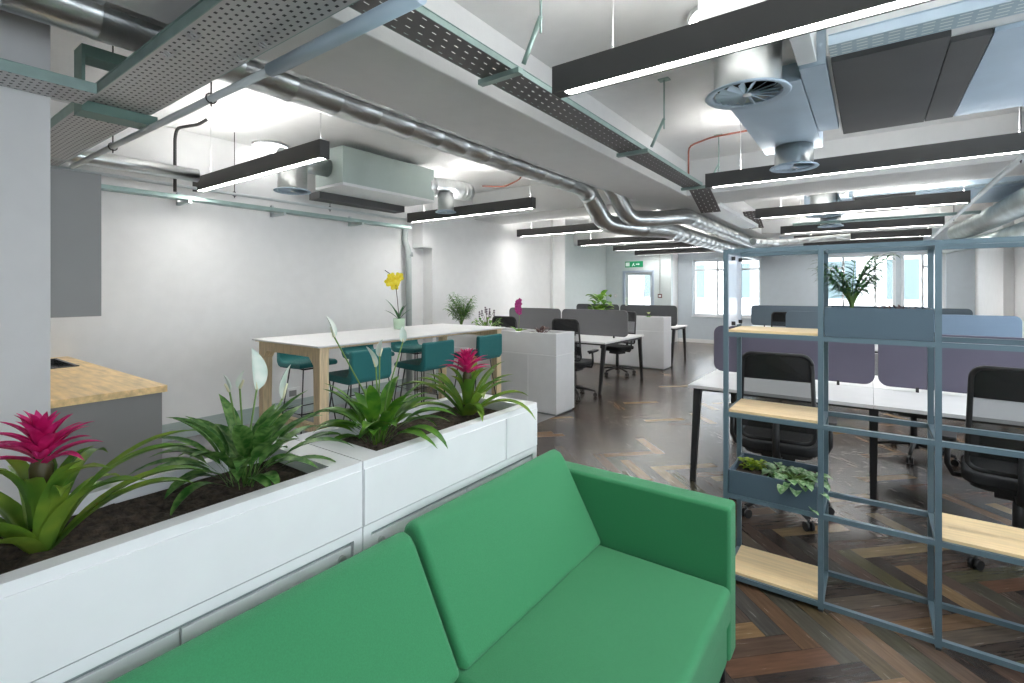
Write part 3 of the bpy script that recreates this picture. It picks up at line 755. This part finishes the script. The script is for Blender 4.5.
lv.open = fl.open = True; lv.build('leaves', LEAFB, sf); fl.build('petals', mat('pale_yellow_petal', (.75, .78, .35), .5), sf)

# ================================================================== DESKS, SCREENS, CHAIRS
def bench(label, x0, x1, y0, y1, cols=2, rows=2, legs=None):
    o = ((x0 + x1) / 2, (y0 + y1) / 2, 0)
    t = thing('bench_desk', label, 'desk', o)
    dx, dy = (x1 - x0) / cols, (y1 - y0) / rows
    for i in range(cols):
        for j in range(rows):
            off(B(x0 + i * dx + .001, x0 + (i + 1) * dx - .001, y0 + j * dy + .004, y0 + (j + 1) * dy - .004, .71, .735), o).build('desktop', WHITE, t, bevel=.002)
    for i in range(cols + 1):
        xx = x0 + i * dx; xx = xx + .03 if i == 0 else xx - .08 if i == cols else xx - .025
        mid = 0 < i < cols; ins = .32 if mid and y1 - y0 > 1 else .05; spl = .02 if mid else .12
        for yy, sg in ((y0 + ins, -1), (y1 - ins - .05, 1)):
            vs = [(xx, yy, .71), (xx + .055, yy, .71), (xx + .055, yy + .055, .71), (xx, yy + .055, .71),
                  (xx + .004, yy + sg * spl, 0), (xx + .042, yy + sg * spl, 0), (xx + .042, yy + .038 + sg * spl, 0), (xx + .004, yy + .038 + sg * spl, 0)]
            off(MB().add(vs, [(0, 1, 2, 3), (7, 6, 5, 4), (0, 4, 5, 1), (1, 5, 6, 2), (2, 6, 7, 3), (3, 7, 4, 0)]), o).build('leg', BLACK, t)
        off(B(xx, xx + .05, y0 + .05, y1 - .05, .67, .709), o).build('cross_rail', BLACK, t)
    for yy in (y0 + .12, y1 - .16): off(B(x0 + .05, x1 - .05, yy, yy + .03, .675, .709), o).build('long_rail', BLACK, t)
    return t
def screen(label, x0, x1, y, m, zt=1.17, zb=.76, group=None):
    c = (x0 + x1) / 2
    t = thing('desk_screen', label, 'screen', (c, y, zb), 0, group)
    MB().prism(rrect(x0 - c, x1 - c, 0, zt - zb, .07, 6), 'y', -.015, .015).build('panel', m, t, bevel=.004)
    for s_ in (-.3, .3): MB().box(s_ * (x1 - x0) - .009, s_ * (x1 - x0) + .009, -.02, .02, -.026, .012).build('clamp', BLACK, t)
    return t
bench('white bench desk with black legs directly behind the open shelf', -1.18, 1.22, 4.02, 5.42)
gs = 'purple-grey screens on the desk behind the shelf'
screen('purple-grey desk screen behind the shelf, left one with a free rounded end', -1.15, .03, 4.72, SCRP, group=gs)
screen('purple-grey desk screen behind the shelf, right of the gap over the middle leg', .05, 1.22, 4.72, SCRP, group=gs)
bench('white bench desk of the second row on the right, seen between the shelf posts', -1.05, 1.5, 7.75, 9.15)
gb = 'blue-grey screens of the second desk row'
screen('slate screen of the second right row, seen over the shelf board', -1.03, .22, 8.45, SCRS, group=gb)
screen('pale blue, painted-lit screen of the second right row, its rounded corner by the white wall', .24, 1.49, 8.45, SCRS_LIT, group=gb)
bench('white bench desk of the farthest row before the far windows', -2.0, 1.4, 10.5, 11.9)
gc = 'slate screens of the farthest desk row'
screen('slate screen of the farthest right row, its left one', -1.98, -.75, 11.1, SCRS, group=gc)
screen('slate screen of the farthest right row, behind the shelf top trough', -.73, 1.38, 11.1, SCRS, group=gc)
bench('white bench desk on the left beyond the near white cabinet', -5.3, -3.05, 6.45, 7.95)
gl = 'grey screens on the left desk'
screen('grey desk screen on the left desk behind the purple orchid', -5.25, -4.19, 7.15, SCRG, group=gl)
screen('grey desk screen on the left desk with a free rounded right end', -4.16, -3.0, 7.15, SCRG, group=gl)
bench('white desk with black legs behind the farther cabinet, its end by the aisle', -5.4, -3.12, 9.8, 10.6, 2, 1)
gd = 'dark grey screens behind the farther cabinet'
screen('dark grey screen behind the farther cabinet, partly behind the leafy plant', -5.35, -4.33, 9.84, SCRD, group=gd)
screen('dark grey screen behind the farther cabinet, rounded end below the door', -4.3, -3.1, 9.84, SCRD, group=gd)

def chair_proto():
    t = thing('task_chair', 'x', 'chair')
    # seat pad
    MB().prism(rrect(-.235, .235, -.22, .24, .09, 5), 'z', .44, .50).build('seat', BLACKF, t, bevel=.02, segs=3)
    MB().prism(rrect(-.2, .2, -.19, .2, .08, 5), 'z', .415, .442).build('seat_shell', BLACKP, t)
    # back frame: bowed rounded loop
    def bp(x, z): return Vector((x, -.25 - .10 * (z - .5) + .035 * (abs(x) / .2) ** 2, z))
    out = rrect(-.205, .205, .53, 1.08, .05, 4)
    loop = [bp(x * (1.04 - .10 * (z - .53) / .55), z + (.018 * (1 - (x / .2) ** 2) if z > 1 else 0)) for x, z in out]
    MB().tube(loop + [loop[0]], .013, 8).build('back_frame', BLACKP, t)
    mb = MB(); vs = []; fs = []; nx, nz = 8, 10
    for i in range(nx + 1):
        for j in range(nz + 1):
            z = .535 + .54 * j / nz; x = (-.2 + .4 * i / nx) * (1.03 - .10 * (z - .53) / .55)
            vs.append(bp(x, z + (.014 * (1 - (x / .2) ** 2) if j == nz else 0)))
    for i in range(nx):
        for j in range(nz):
            q = i * (nz + 1) + j; fs.append((q, q + 1, q + nz + 2, q + nz + 1))
    mb.add(vs, fs, True); mb.open = True; mb.build('back_mesh', CHMESH, t)
    vs = [bp(x, z) + Vector((0, dy, 0)) for dy in (.006, .022) for (x, z) in ((-.19, .92), (.19, .92), (.18, 1.075), (0, 1.085), (-.18, 1.075))]
    MB().add(vs, [(0, 1, 2, 3, 4), (9, 8, 7, 6, 5)] + [(i, (i + 1) % 5, (i + 1) % 5 + 5, i + 5) for i in range(5)]).build('upper_pad', BLACKF, t)
    vs = [bp(x, z) + Vector((0, dy, 0)) for dy in (-.012, .016) for (x, z) in ((-.205, .60), (.205, .60), (.2, .72), (-.2, .72))]
    MB().add(vs, [(0, 1, 2, 3), (7, 6, 5, 4)] + [(i, (i + 1) % 4, (i + 1) % 4 + 4, i + 4) for i in range(4)]).build('lumbar_pad', BLACKF, t)
    MB().tube([(0, -.02, .40), (0, -.22, .40), (0, -.275, .47), (0, -.275, .66)], [.028, .028, .022, .018], 10).build('back_arm', BLACKP, t)
    for s_ in (-1, 1):
        a = MB().tube([(s_ * .15, .0, .42), (s_ * .27, .0, .42), (s_ * .295, -.01, .48), (s_ * .29, -.02, .62)], .015, 10).tube([(s_ * .29, -.12, .63), (s_ * .29, .13, .635)], .016, 8)
        a.build('armrest', BLACKP, t)
        MB().prism(rrect(s_ * .29 - .038, s_ * .29 + .038, -.13, .14, .03, 4), 'z', .635, .66).build('arm_pad', BLACKP, t, bevel=.005)
    MB().box(-.1, .1, -.1, .1, .36, .415).tube([(0, 0, .10), (0, 0, .38)], [.028, .025], 14).build('column', BLACK, t)
    bs = MB().tube([(0, 0, .07), (0, 0, .13)], .04, 14)
    for k in range(5):
        a = R(90 + 72 * k); bs.tube([(0, 0, .115), (.17 * math.cos(a), .17 * math.sin(a), .10), (.30 * math.cos(a), .30 * math.sin(a), .075)], [.022, .018, .014], 8)
    bs.build('base', BLACKP, t)
    for k in range(5):
        a = R(90 + 72 * k); x, y = .30 * math.cos(a), .30 * math.sin(a); n = Vector((-math.sin(a), math.cos(a), 0)) * .024
        MB().tube([Vector((x, y, .028)) - n, Vector((x, y, .028)) - n * .3], .028, 14).tube([Vector((x, y, .028)) + n * .3, Vector((x, y, .028)) + n], .028, 14).tube([(x, y, .03), (x, y, .075)], .008, 8).build('castor', BLACKP, t)
    return t
cp = chair_proto()
cp.location = (-.50, 3.78, 0); cp.rotation_euler = (0, 0, R(4)); cp['label'] = 'black mesh task chair behind the left bay of the shelf'
cg = 'black task chairs'
cp['group'] = cg
place(cp, (.66, 3.82, 0), -6, 'black mesh task chair at the right edge, seen through the shelf right bay', cg)
place(cp, (.32, 5.72, 0), 172, 'black task chair beyond the first right desk, only its base seen underneath', cg)
place(cp, (-3.38, 6.13, 0), 4, 'black mesh task chair standing right beside the near white cabinet end', cg)
place(cp, (-4.42, 6.10, 0), 8, 'black task chair behind the cabinet, only its back top seen by the orchid', cg)
place(cp, (-3.62, 8.15, 0), 165, 'black task chair on the far side of the left desk', cg)
place(cp, (-1.22, 10.1, 0), 0, 'black task chair of the far right row, back seen over the shelf top board', cg)

# ================================================================== OPEN SHELF
sh = thing('open_shelf', 'slate-blue metal open grid shelf with pale wood boards', 'shelf', (0, 2.86, 0))
HX = (-.60, -.185, .23, .645); Y0, Y1 = 2.69, 3.03; ZT = 1.70
LZ = (.04, .45, .865, 1.275, ZT)
def so_(mb): return off(mb, (0, 2.86, 0))
for x in HX:
    for y in (Y0, Y1 - .022): so_(B(x - .011, x + .011, y, y + .022, .012, ZT)).build('post', SHELFM, sh)
    for y in (Y0, Y1 - .022): so_(B(x - .009, x + .009, y + .002, y + .02, 0, .012)).build('foot', BLACKP, sh)
for k, z in enumerate(LZ):
    for i in range(3):
        for y in (Y0, Y1 - .022):
            so_(B(HX[i] + .011, HX[i + 1] - .011, y, y + .022, z - .018, z + .004)).build('rail', SHELFM, sh)
    for x in HX: so_(B(x - .011, x + .011, Y0 + .022, Y1 - .022, z - .018, z + .004)).build('side_rail', SHELFM, sh)
for (i, z) in ((0, LZ[0]), (0, LZ[2]), (0, LZ[3]), (2, LZ[1])):
    so_(B(HX[i] + .013, HX[i + 1] - .013, Y0 + .012, Y1 - .024, z + .005, z + .018)).build('shelf_board', PINE, sh, bevel=.001)
so_(B(-.592, -.588, Y0 + .022, Y1 - .024, LZ[3] + .03, ZT - .02)).build('acrylic_side_panel', ACRYL, sh)
for z in (LZ[3] + .035, ZT - .05):
    for y in (Y0 + .08, Y1 - .09): so_(B(-.594, -.57, y, y + .008, z, z + .02)).build('panel_clip', BLACKP, sh)
# troughs on the shelf
def trough(label, x0, x1, z0, z1, plants):
    return planter_box('planter_trough', label, x0, x1, Y0 + .002, Y1 - .004, z0, z1, rim=.012, endrim=.012, m=TROUGH, soilz=-.03)
trough('slate metal trough with trailing plants low in the shelf left bay', -.585, -.2, .456, .575, 0)
trough('slate metal trough with the palm at the top of the shelf middle bay', -.17, .215, 1.281, 1.415, 0)
clump('lime_plant', 'yellow-green small-leaved plant in the low shelf trough', (-.50, 2.88, .545), 60, .035, .055, LIME, 4, stem=.035, wf=.7)
iv = clump('variegated_ivy', 'variegated green and white ivy spilling over the low shelf trough', (-.31, 2.82, .55), 46, .07, .11, LEAFV, 8, stem=.03, wf=.75, el=(0, 50))
tl = MB().tube([(.05, -.05, .02), (.07, -.115, .03), (.08, -.125, -.02), (.075, -.125, -.07), (.095, -.13, -.09)], .003, 6)
for (p, a, s_) in (((.07, -.115, .03), -60, .05), ((.12, -.12, .0), -20, .05), ((.09, -.13, -.085), -20, .035), ((.0, -.12, .02), -120, .05)): tl.blade(p, a, s_, s_ * .7, 0, 50, n=5, kind='oval')
tl.open = True; tl.build('trailing_stem', LEAFV, iv)
palm('slender palm in the shelf top trough before the window', (-.07, 2.86, 1.385), .29, .17, 14, 5, LEAFP, leaf=.095)
clump('succulent_row', 'low brown and green succulents in the shelf top trough', (.10, 2.86, 1.40), 34, .03, .085, SUCC, 9, kind='taper', el=(20, 80), wf=.5)

# ================================================================== CEILING SERVICES
def run(pts, step=.12, r=.085, ridge=.004, seg=18):
    """polyline with corner rounding, ridges every step"""
    out = []; rs = []
    pts = [Vector(p) for p in pts]
    path = [pts[0]]
    for i in range(1, len(pts) - 1):
        a, b, c = pts[i - 1], pts[i], pts[i + 1]
        d = min(.14, (b - a).length * .45, (c - b).length * .45)
        p, q = b + (a - b).normalized() * d, b + (c - b).normalized() * d
        for k in range(6):
            t = k / 5; path.append((p * (1 - t) ** 2 + b * 2 * t * (1 - t) + q * t * t))
    path.append(pts[-1])
    for a, b in zip(path, path[1:]):
        L_ = (b - a).length; n = max(1, int(L_ / step))
        for k in range(n):
            p = a.lerp(b, k / n); dd = (b - a) / L_
            if L_ > step:
                out += [p, p + dd * .006, p + dd * .012, p + dd * .018]; rs += [r, r + ridge, r + ridge, r]
            else: out.append(p); rs.append(r)
    out.append(path[-1]); rs.append(r)
    return MB().tube(out, rs, seg)
d1 = thing('spiral_duct', 'galvanised spiral duct running along the beam, lower one of the pair, bending down', 'duct', (-2.45, 4.8, 2.6))
off(run([(-2.88, -2.1, 2.77), (-2.88, 5.5, 2.77), (-2.82, 5.95, 2.36), (-2.6, 6.45, 2.34), (-2.36, 7.0, 2.35), (-2.36, 14.1, 2.35)], .30, .118, .003), (-2.45, 4.8, 2.6)).build('duct', STEEL, d1)
d2 = thing('spiral_duct', 'galvanised spiral duct running along the beam, upper one of the pair', 'duct', (-2.27, 5.3, 2.6))
off(run([(-2.635, -2.1, 2.82), (-2.635, 5.72, 2.82), (-2.55, 6.1, 2.42), (-2.35, 6.6, 2.46), (-2.11, 7.1, 2.53), (-2.11, 14.1, 2.53)], .30, .105, .003), (-2.27, 5.3, 2.6)).build('duct', STEEL, d2)
def hang(par, o, x, y, z0, z1, r=.004):
    off(MB().tube([(x, y, z0), (x, y, z1)], r, 6).tube([(x, y, z1 - .01), (x, y, z1)], .02, 8), o).build('hanger_rod', GALV, par)
for y in (2.6, 4.2): hang(d1, (-2.45, 4.8, 2.6), -2.85, y, 2.86, ZC)
for y in (7.9, 9.5): hang(d2, (-2.27, 5.3, 2.6), -2.13, y, 2.62, 2.68)

def tray(name, label, x0, x1, y0, y1, z, m, side=GALVG, hgt=.05):
    cx, cy = (x0 + x1) / 2, (y0 + y1) / 2
    t = thing(name, label, 'cable tray', (cx, cy, z))
    off(B(x0, x1, y0, y1, z, z + .003), (cx, cy, z)).build('perforated_base', m, t)
    if (x1 - x0) > (y1 - y0):
        for y in (y0 - .004, y1): off(B(x0, x1, y, y + .004, z, z + hgt).box(x0, x1, y - .006, y + .008, z + hgt - .003, z + hgt), (cx, cy, z)).build('side_flange', side, t)
    else:
        for x in (x0 - .004, x1): off(B(x, x + .004, y0, y1, z, z + hgt).box(x - .006, x + .008, y0, y1, z + hgt - .003, z + hgt), (cx, cy, z)).build('side_flange', side, t)
    return t, (cx, cy, z)
t1, o1 = tray('cable_tray', 'dark slotted cable tray hung along the right side of the beam', -1.64, -1.45, -1.5, 5.45, 2.6, TRAYD, hgt=.032)
for y in (.4, 1.98, 3.72, 5.4):
    off(MB().box(-1.66, -1.40, y, y + .04, 2.57, 2.596), o1).build('support_channel', GALVG, t1)
    off(MB().tube([(-1.37, y, 2.60), (-1.33, y, 2.68), (-1.27, y, 2.80)], .012, 6), o1).build('bracket_arm', GALVG, t1)
    off(MB().tube([(-1.27, y, 2.72), (-1.27, y, ZC)], .006, 6).box(-1.31, -1.23, y - .03, y + .03, ZC - .008, ZC), o1).build('hanger_rod', GALVG, t1)
ts = thing('cable_tray', 'short sloping dark slotted tray piece dipping under the cross beam', 'cable tray', (-1.5, 5.75, 2.5))
rx = Matrix.Rotation(R(-22), 3, 'X')
MB().box(-.11, .11, -.28, .28, -.002, .002, rot=rx, c=(0, 0, 0)).build('perforated_base', TRAYD, ts)
ts2 = dup(ts); ts2.location = (-1.5, 8.6, 2.6); ts2['label'] = 'second sloping dark tray piece beyond the cross beam'
t2, o2 = tray('cable_tray', 'white tray run passing under the cross beam', -1.62, -1.4, 6.0, 8.4, 2.45, UNITW, side=UNITW)
t3, o3 = tray('perforated_cable_tray', 'wide light grey perforated cable tray crossing the near left ceiling', -5.5, -1.0, .79, 1.065, 2.5, TRAYL, hgt=.05)
off(MB().box(-3.48, -3.34, .76, .775, 2.44, 2.79).box(-3.48, -3.34, .775, 1.10, 2.73, 2.79).box(-3.48, -3.34, .775, 1.10, 2.44, 2.495), o3).build('bracket', GALVGR, t3)
for x in (-2.9, -2.2): off(MB().tube([(x, .93, 2.503), (x, .93, ZC)], .006, 6), o3).build('hanger_rod', GALV, t3)
for (x, y) in ((-2.4, .83), (-2.15, .83), (-2.0, 1.03), (-2.2, 1.03)):
    mb = MB()
    for k in range(3): mb.tube([(x - .02 + .02 * k, y - .02, 2.497), (x - .015 + .02 * k, y, 2.485), (x - .02 + .02 * k, y + .02, 2.497)], .003, 5)
    off(mb, o3).build('cable_tie', LOCK, t3)
t4, o4 = tray('cable_tray', 'slim green-grey perforated tray passing in front of the white pier head', -3.28, -3.05, -.6, .75, 2.45, TRAYL)
t5, o5 = tray('cable_tray', 'long slim tray on the left wall above the bar table', -5.42, -5.30, 1.2, 4.84, 2.36, GALVG, hgt=.035)
for y in (2.0, 2.95, 4.0): off(MB().box(-5.59, -5.3, y, y + .03, 2.33, 2.358).box(-5.59, -5.56, y, y + .03, 2.33, 2.46), o5).build('wall_bracket', GALV, t5)
def pipe(name, label, pts, r, m, seg=12, cat='pipe', hangers=()):
    c = Vector(pts[len(pts) // 2]); t = thing(name, label, cat, c)
    out = [Vector(p) - c for p in pts]; path = [out[0]]
    for i in range(1, len(out) - 1):
        a, b, d = out[i - 1], out[i], out[i + 1]; q = min(.06, (b - a).length * .4, (d - b).length * .4)
        p0, p1 = b + (a - b).normalized() * q, b + (d - b).normalized() * q
        path += [p0.lerp(b, k / 3).lerp(b.lerp(p1, k / 3), k / 3) for k in range(4)]
    path.append(out[-1]); MB().tube(path, r, seg).build('pipe', m, t)
    for (x, y, z) in hangers:
        p = Vector((x, y, z)) - c
        MB().tube([p + Vector((0, 0, -.04)), p + Vector((0, 0, ZC - z))], .004, 6).build('hanger_rod', CABLE, t)
        MB().tube([p + Vector((math.cos(R(a)) * 0, math.cos(R(a)) * (r + .006), math.sin(R(a)) * (r + .006))) for a in range(0, 361, 30)], .004, 6).build('clamp', CABLE, t)
    return t
pipe('conduit_pipe', 'slim pale pipe crossing below the wide perforated tray', [(-4.9, 1.06, 2.43), (-3.6, 1.07, 2.43), (-1.98, 1.09, 2.43)], .018, PIPEW, hangers=((-4.0, 1.068, 2.43), (-2.6, 1.08, 2.43)))
pipe('thick_pipe', 'thicker pale blue pipe crossing the top of the picture', [(-2.06, 1.09, 2.43), (-1.6, 1.09, 2.43), (-1.15, 1.09, 2.43)], .028, PIPEB, 16)
pipe('wall_duct', 'thin spiral duct along the left wall above the kitchen', [(-5.05, .64, 2.55), (-5.05, 1.3, 2.55), (-5.05, 1.98, 2.55)], .06, STEEL, 16)
pipe('wall_pipe', 'slim pale pipe along the left wall ceiling', [(-5.25, .6, 2.47), (-5.25, 2.5, 2.47), (-5.25, 4.7, 2.47)], .016, PIPEW, hangers=((-5.25, 2.4, 2.47), (-5.25, 3.5, 2.47)))
pipe('black_hose', 'black hose dropping from the ceiling above the left wall', [(-4.9, 2.0, 3.05), (-4.95, 1.95, 3.0), (-5.15, 1.85, 2.98), (-5.2, 1.85, 2.9), (-5.2, 1.85, 2.4)], .014, CABLE)
pipe('copper_pipe', 'thin red copper pipe on the right bay ceiling beyond the near lamp', [(-1.52, 5.2, 2.66), (-1.52, 5.2, 2.98), (-1.3, 5.2, 3.03), (-.4, 5.15, 3.03)], .009, COPPER)
pipe('copper_pipe', 'short red copper pipe by the green ceiling unit', [(-4.2, 5.1, 2.88), (-3.9, 5.2, 2.85), (-3.7, 5.3, 2.95), (-3.7, 5.3, 3.095)], .009, COPPER)

def diffuser(label, x, y, z, top, r=.15):
    t = thing('round_air_diffuser', label, 'air diffuser', (x, y, z))
    MB().lathe([(r * .82, .02), (r * .82, top - z), (r * .80, top - z), (r * .80, .02)], seg=28, ring=True).build('spigot', STEEL, t)
    MB().lathe([(r * .84, .01), (r, .0), (r * 1.04, .006), (r, .014), (r * .84, .025)], seg=32, ring=True).build('rim', UNITB, t)
    vn = MB()
    for k in range(16):
        a = R(k * 22.5); rot = Matrix.Rotation(a, 3, 'Z') @ Matrix.Rotation(R(35), 3, 'X')
        vs = [rot @ Vector(p) for p in ((.02, -.012, 0), (r * .82, -.016, 0), (r * .82, .016, 0), (.02, .012, 0), (.02, -.012, .002), (r * .82, -.016, .002), (r * .82, .016, .002), (.02, .012, .002))]
        vs = [v * .95 + Vector((0, 0, .012)) for v in vs]
        vn.add(vs, [(0, 1, 2, 3), (7, 6, 5, 4), (0, 4, 5, 1), (1, 5, 6, 2), (2, 6, 7, 3), (3, 7, 4, 0)])
    vn.build('vanes', UNITB, t)
    MB().lathe([(0, .004), (.02, .004), (.025, .03), (0, .03)], seg=16).build('hub', UNITW, t)
    MB().lathe([(0, .06), (r * .79, .06)], seg=28).build('back_plate', UNITD, t)
    return t
def unit_right(dy, ya, yb, labs):
    y0, y1 = 2.95 + dy, 4.42 + dy
    o = (.3, 3.7 + dy, 2.65)
    u = thing('ceiling_unit', labs[0], 'air conditioner', o)
    off(B(-.18, 1.5, y0, y1, 2.68, ZC - .02), o).build('casing', UNITW, u, bevel=.004)
    off(B(-.16, .30, y0 + .03, y1 - .01, 2.65, 2.68), o).build('dark_panel', UNITD, u, bevel=.003)
    off(B(.304, .45, y0 + .12, y1 - .01, 2.652, 2.68), o).build('dark_panel', UNITD, u, bevel=.003)
    off(B(.454, 1.48, y0 + .12, y1 - .01, 2.655, 2.68), o).build('pale_panel', UNITB, u, bevel=.003)
    off(B(-.305, -.182, y0 + .05, y1 - .15, 2.66, 2.98), o).build('flange', UNITB, u, bevel=.004)
    t_, ot = tray('cable_tray', labs[1], -.16, 1.6, y0 - .16, y0 - .02, 2.66, GRILLE, side=UNITB)
    p = thing('air_plenum', labs[2], 'duct', (-.52, 3.6 + dy, 2.62))
    off(B(-.73, -.31, 3.152 + dy, 4.75 + dy, 2.66, 2.96), (-.52, 3.6 + dy, 2.62)).build('box', UNITB, p, bevel=.004)
    diffuser(labs[3], -.50, ya, 2.47, 2.76, .19)
    off(B(-.70, -.305, 2.55 + dy, 3.15 + dy, 2.76, 2.97).box(-.305, -.22, 2.6 + dy, 2.95 + dy, 2.66, 2.97), (-.52, 3.6 + dy, 2.62)).build('neck_box', UNITW, p, bevel=.004)
    diffuser(labs[4], -.50, yb, 2.48, 2.655, .17)
unit_right(0, 2.70, 4.58, ('large white ceiling unit with dark underside panels at the top right', 'blue-grey slotted tray along the near side of the ceiling unit', 'pale blue rectangular air duct left of the ceiling unit',
                   'nearest round air diffuser with radial vanes at the top of the picture', 'round air diffuser in front of the second right lamp'))
unit_right(4.66, 7.72, 9.2, ('second ceiling unit back, in the bay beyond the cross beam', 'slotted tray along the second ceiling unit', 'pale duct beside the second ceiling unit',
                      'round air diffuser of the second bay, nearer one', 'round air diffuser of the second bay, farther one'))
ul = thing('ceiling_unit', 'pale green boxed ceiling unit above the bar table', 'air conditioner', (-4.8, 3.82, 2.6))
off(B(-5.0, -4.5, 3.15, 4.5, 2.63, 3.02), (-4.8, 3.82, 2.6)).build('casing', UNITG, ul, bevel=.004)
off(B(-5.0, -4.49, 3.15, 4.5, 2.6, 2.63), (-4.8, 3.82, 2.6)).build('rim', UNITW, ul)
off(B(-5.2, -5.0, 3.2, 4.45, 2.52, 2.60), (-4.8, 3.82, 2.6)).build('dark_panel', UNITD, ul)
off(MB().tube([(-4.78, 3.15, 2.82), (-4.78, 2.62, 2.82)], .1, 20), (-4.8, 3.82, 2.6)).build('spiral_inlet', STEEL, ul)
off(run([(-4.6, 4.5, 2.82), (-4.45, 4.75, 2.82), (-4.45, 5.1, 2.82)], .06, .12, .006), (-4.8, 3.82, 2.6)).build('spiral_outlet', STEEL, ul)
diffuser('round air diffuser hanging at the kitchen end of the green unit', -4.72, 2.72, 2.48, 2.78, .17)
diffuser('round air diffuser at the far end of the green unit before the lamp', -4.45, 4.66, 2.49, 2.74, .13)
# services along the right wall
fx = thing('flexible_duct', 'large ribbed flexible duct along the right wall ceiling', 'duct', (1.35, 8, 2.5))
off(run([(1.50, 4.9, 2.50), (1.45, 7.0, 2.50), (1.38, 9.0, 2.48), (1.2, 11.2, 2.45)], .055, .13, .012), (1.35, 8, 2.5)).build('duct', GALV, fx)
fx2 = thing('flexible_duct', 'smaller ribbed duct below the large one by the right wall', 'duct', (1.4, 8.5, 2.35))
off(run([(1.68, 5.6, 2.26), (1.62, 7.5, 2.24), (1.4, 9.5, 2.2), (1.05, 11.6, 2.22)], .055, .085, .010), (1.4, 8.5, 2.35)).build('duct', GALV, fx2)
pipe('service_pipe', 'pale green-white straight pipe above the ribbed duct at the right', [(.98, 3.0, 2.58), (.98, 6.0, 2.55), (.98, 12.5, 2.5)], .024, PIPEW, hangers=((.98, 5.6, 2.55), (.98, 9.5, 2.52)))
t6, o6 = tray('cable_tray', 'slim galvanised tray crossing the far right bay under the lamps', -1.0, 1.2, 9.0, 9.12, 2.52, GALVG, hgt=.03)
pb = thing('angled_duct', 'silver duct pieces turning before the far beam', 'duct', (-1.6, 11.0, 2.4))
off(run([(-1.75, 10.0, 2.38), (-1.45, 11.0, 2.42), (-.9, 11.4, 2.48), (-.3, 11.4, 2.5)], .2, .06), (-1.6, 11.0, 2.4)).build('duct', STEEL, pb)

# ================================================================== WALL DETAILS
es = thing('exit_sign', 'green running-man exit sign above the far door', 'sign', (-5.52, 13.585, 2.13))
B(-.27, .27, 0, .012, 0, .17).build('panel', SIGN, es, bevel=.003)
MB().box(-.25, -.13, -.004, 0, .03, .14).box(.06, .13, -.004, 0, .07, .10).prism([(.13, .05), (.18, .085), (.13, .12)], 'y', -.004, 0).tube([(-.05, -.003, .03), (-.02, -.003, .08), (-.0, -.003, .12)], .012, 6).tube([(-.02, -.003, .08), (.03, -.003, .04)], .01, 6).build('pictogram', SIGNW, es)
ca = thing('call_point', 'small dark red call point on the wall right of the door', 'switch', (-4.76, 13.588, 1.25))
B(-.06, .06, 0, .012, 0, .11).build('plate', RED, ca, bevel=.002); B(-.035, .035, -.004, 0, .03, .08).build('button', WHITE, ca)
cb = thing('surface_cable', 'vertical cable conduit above the call point', 'conduit', (-4.76, 13.59, 1.36)); MB().tube([(0, 0, 0), (0, 0, ZC - 1.36)], .008, 6).build('conduit', KGREY, cb)
ls = thing('light_switch', 'grey light switch plate on the wall left of the far door', 'switch', (-6.1, 13.588, 1.25)); B(-.05, .05, 0, .012, 0, .1).build('plate', LOCK, ls, bevel=.002); B(-.015, .015, -.005, 0, .03, .07).build('rocker', WHITE, ls)
ws = thing('wall_socket', 'white wall socket low on the far window wall', 'socket', (-2.9, YF - .012, .2)); B(-.08, .08, 0, .012, 0, .1).build('plate', WHITE, ws, bevel=.002); B(-.05, .05, -.002, 0, .02, .07).build('insert', SHADOW, ws)
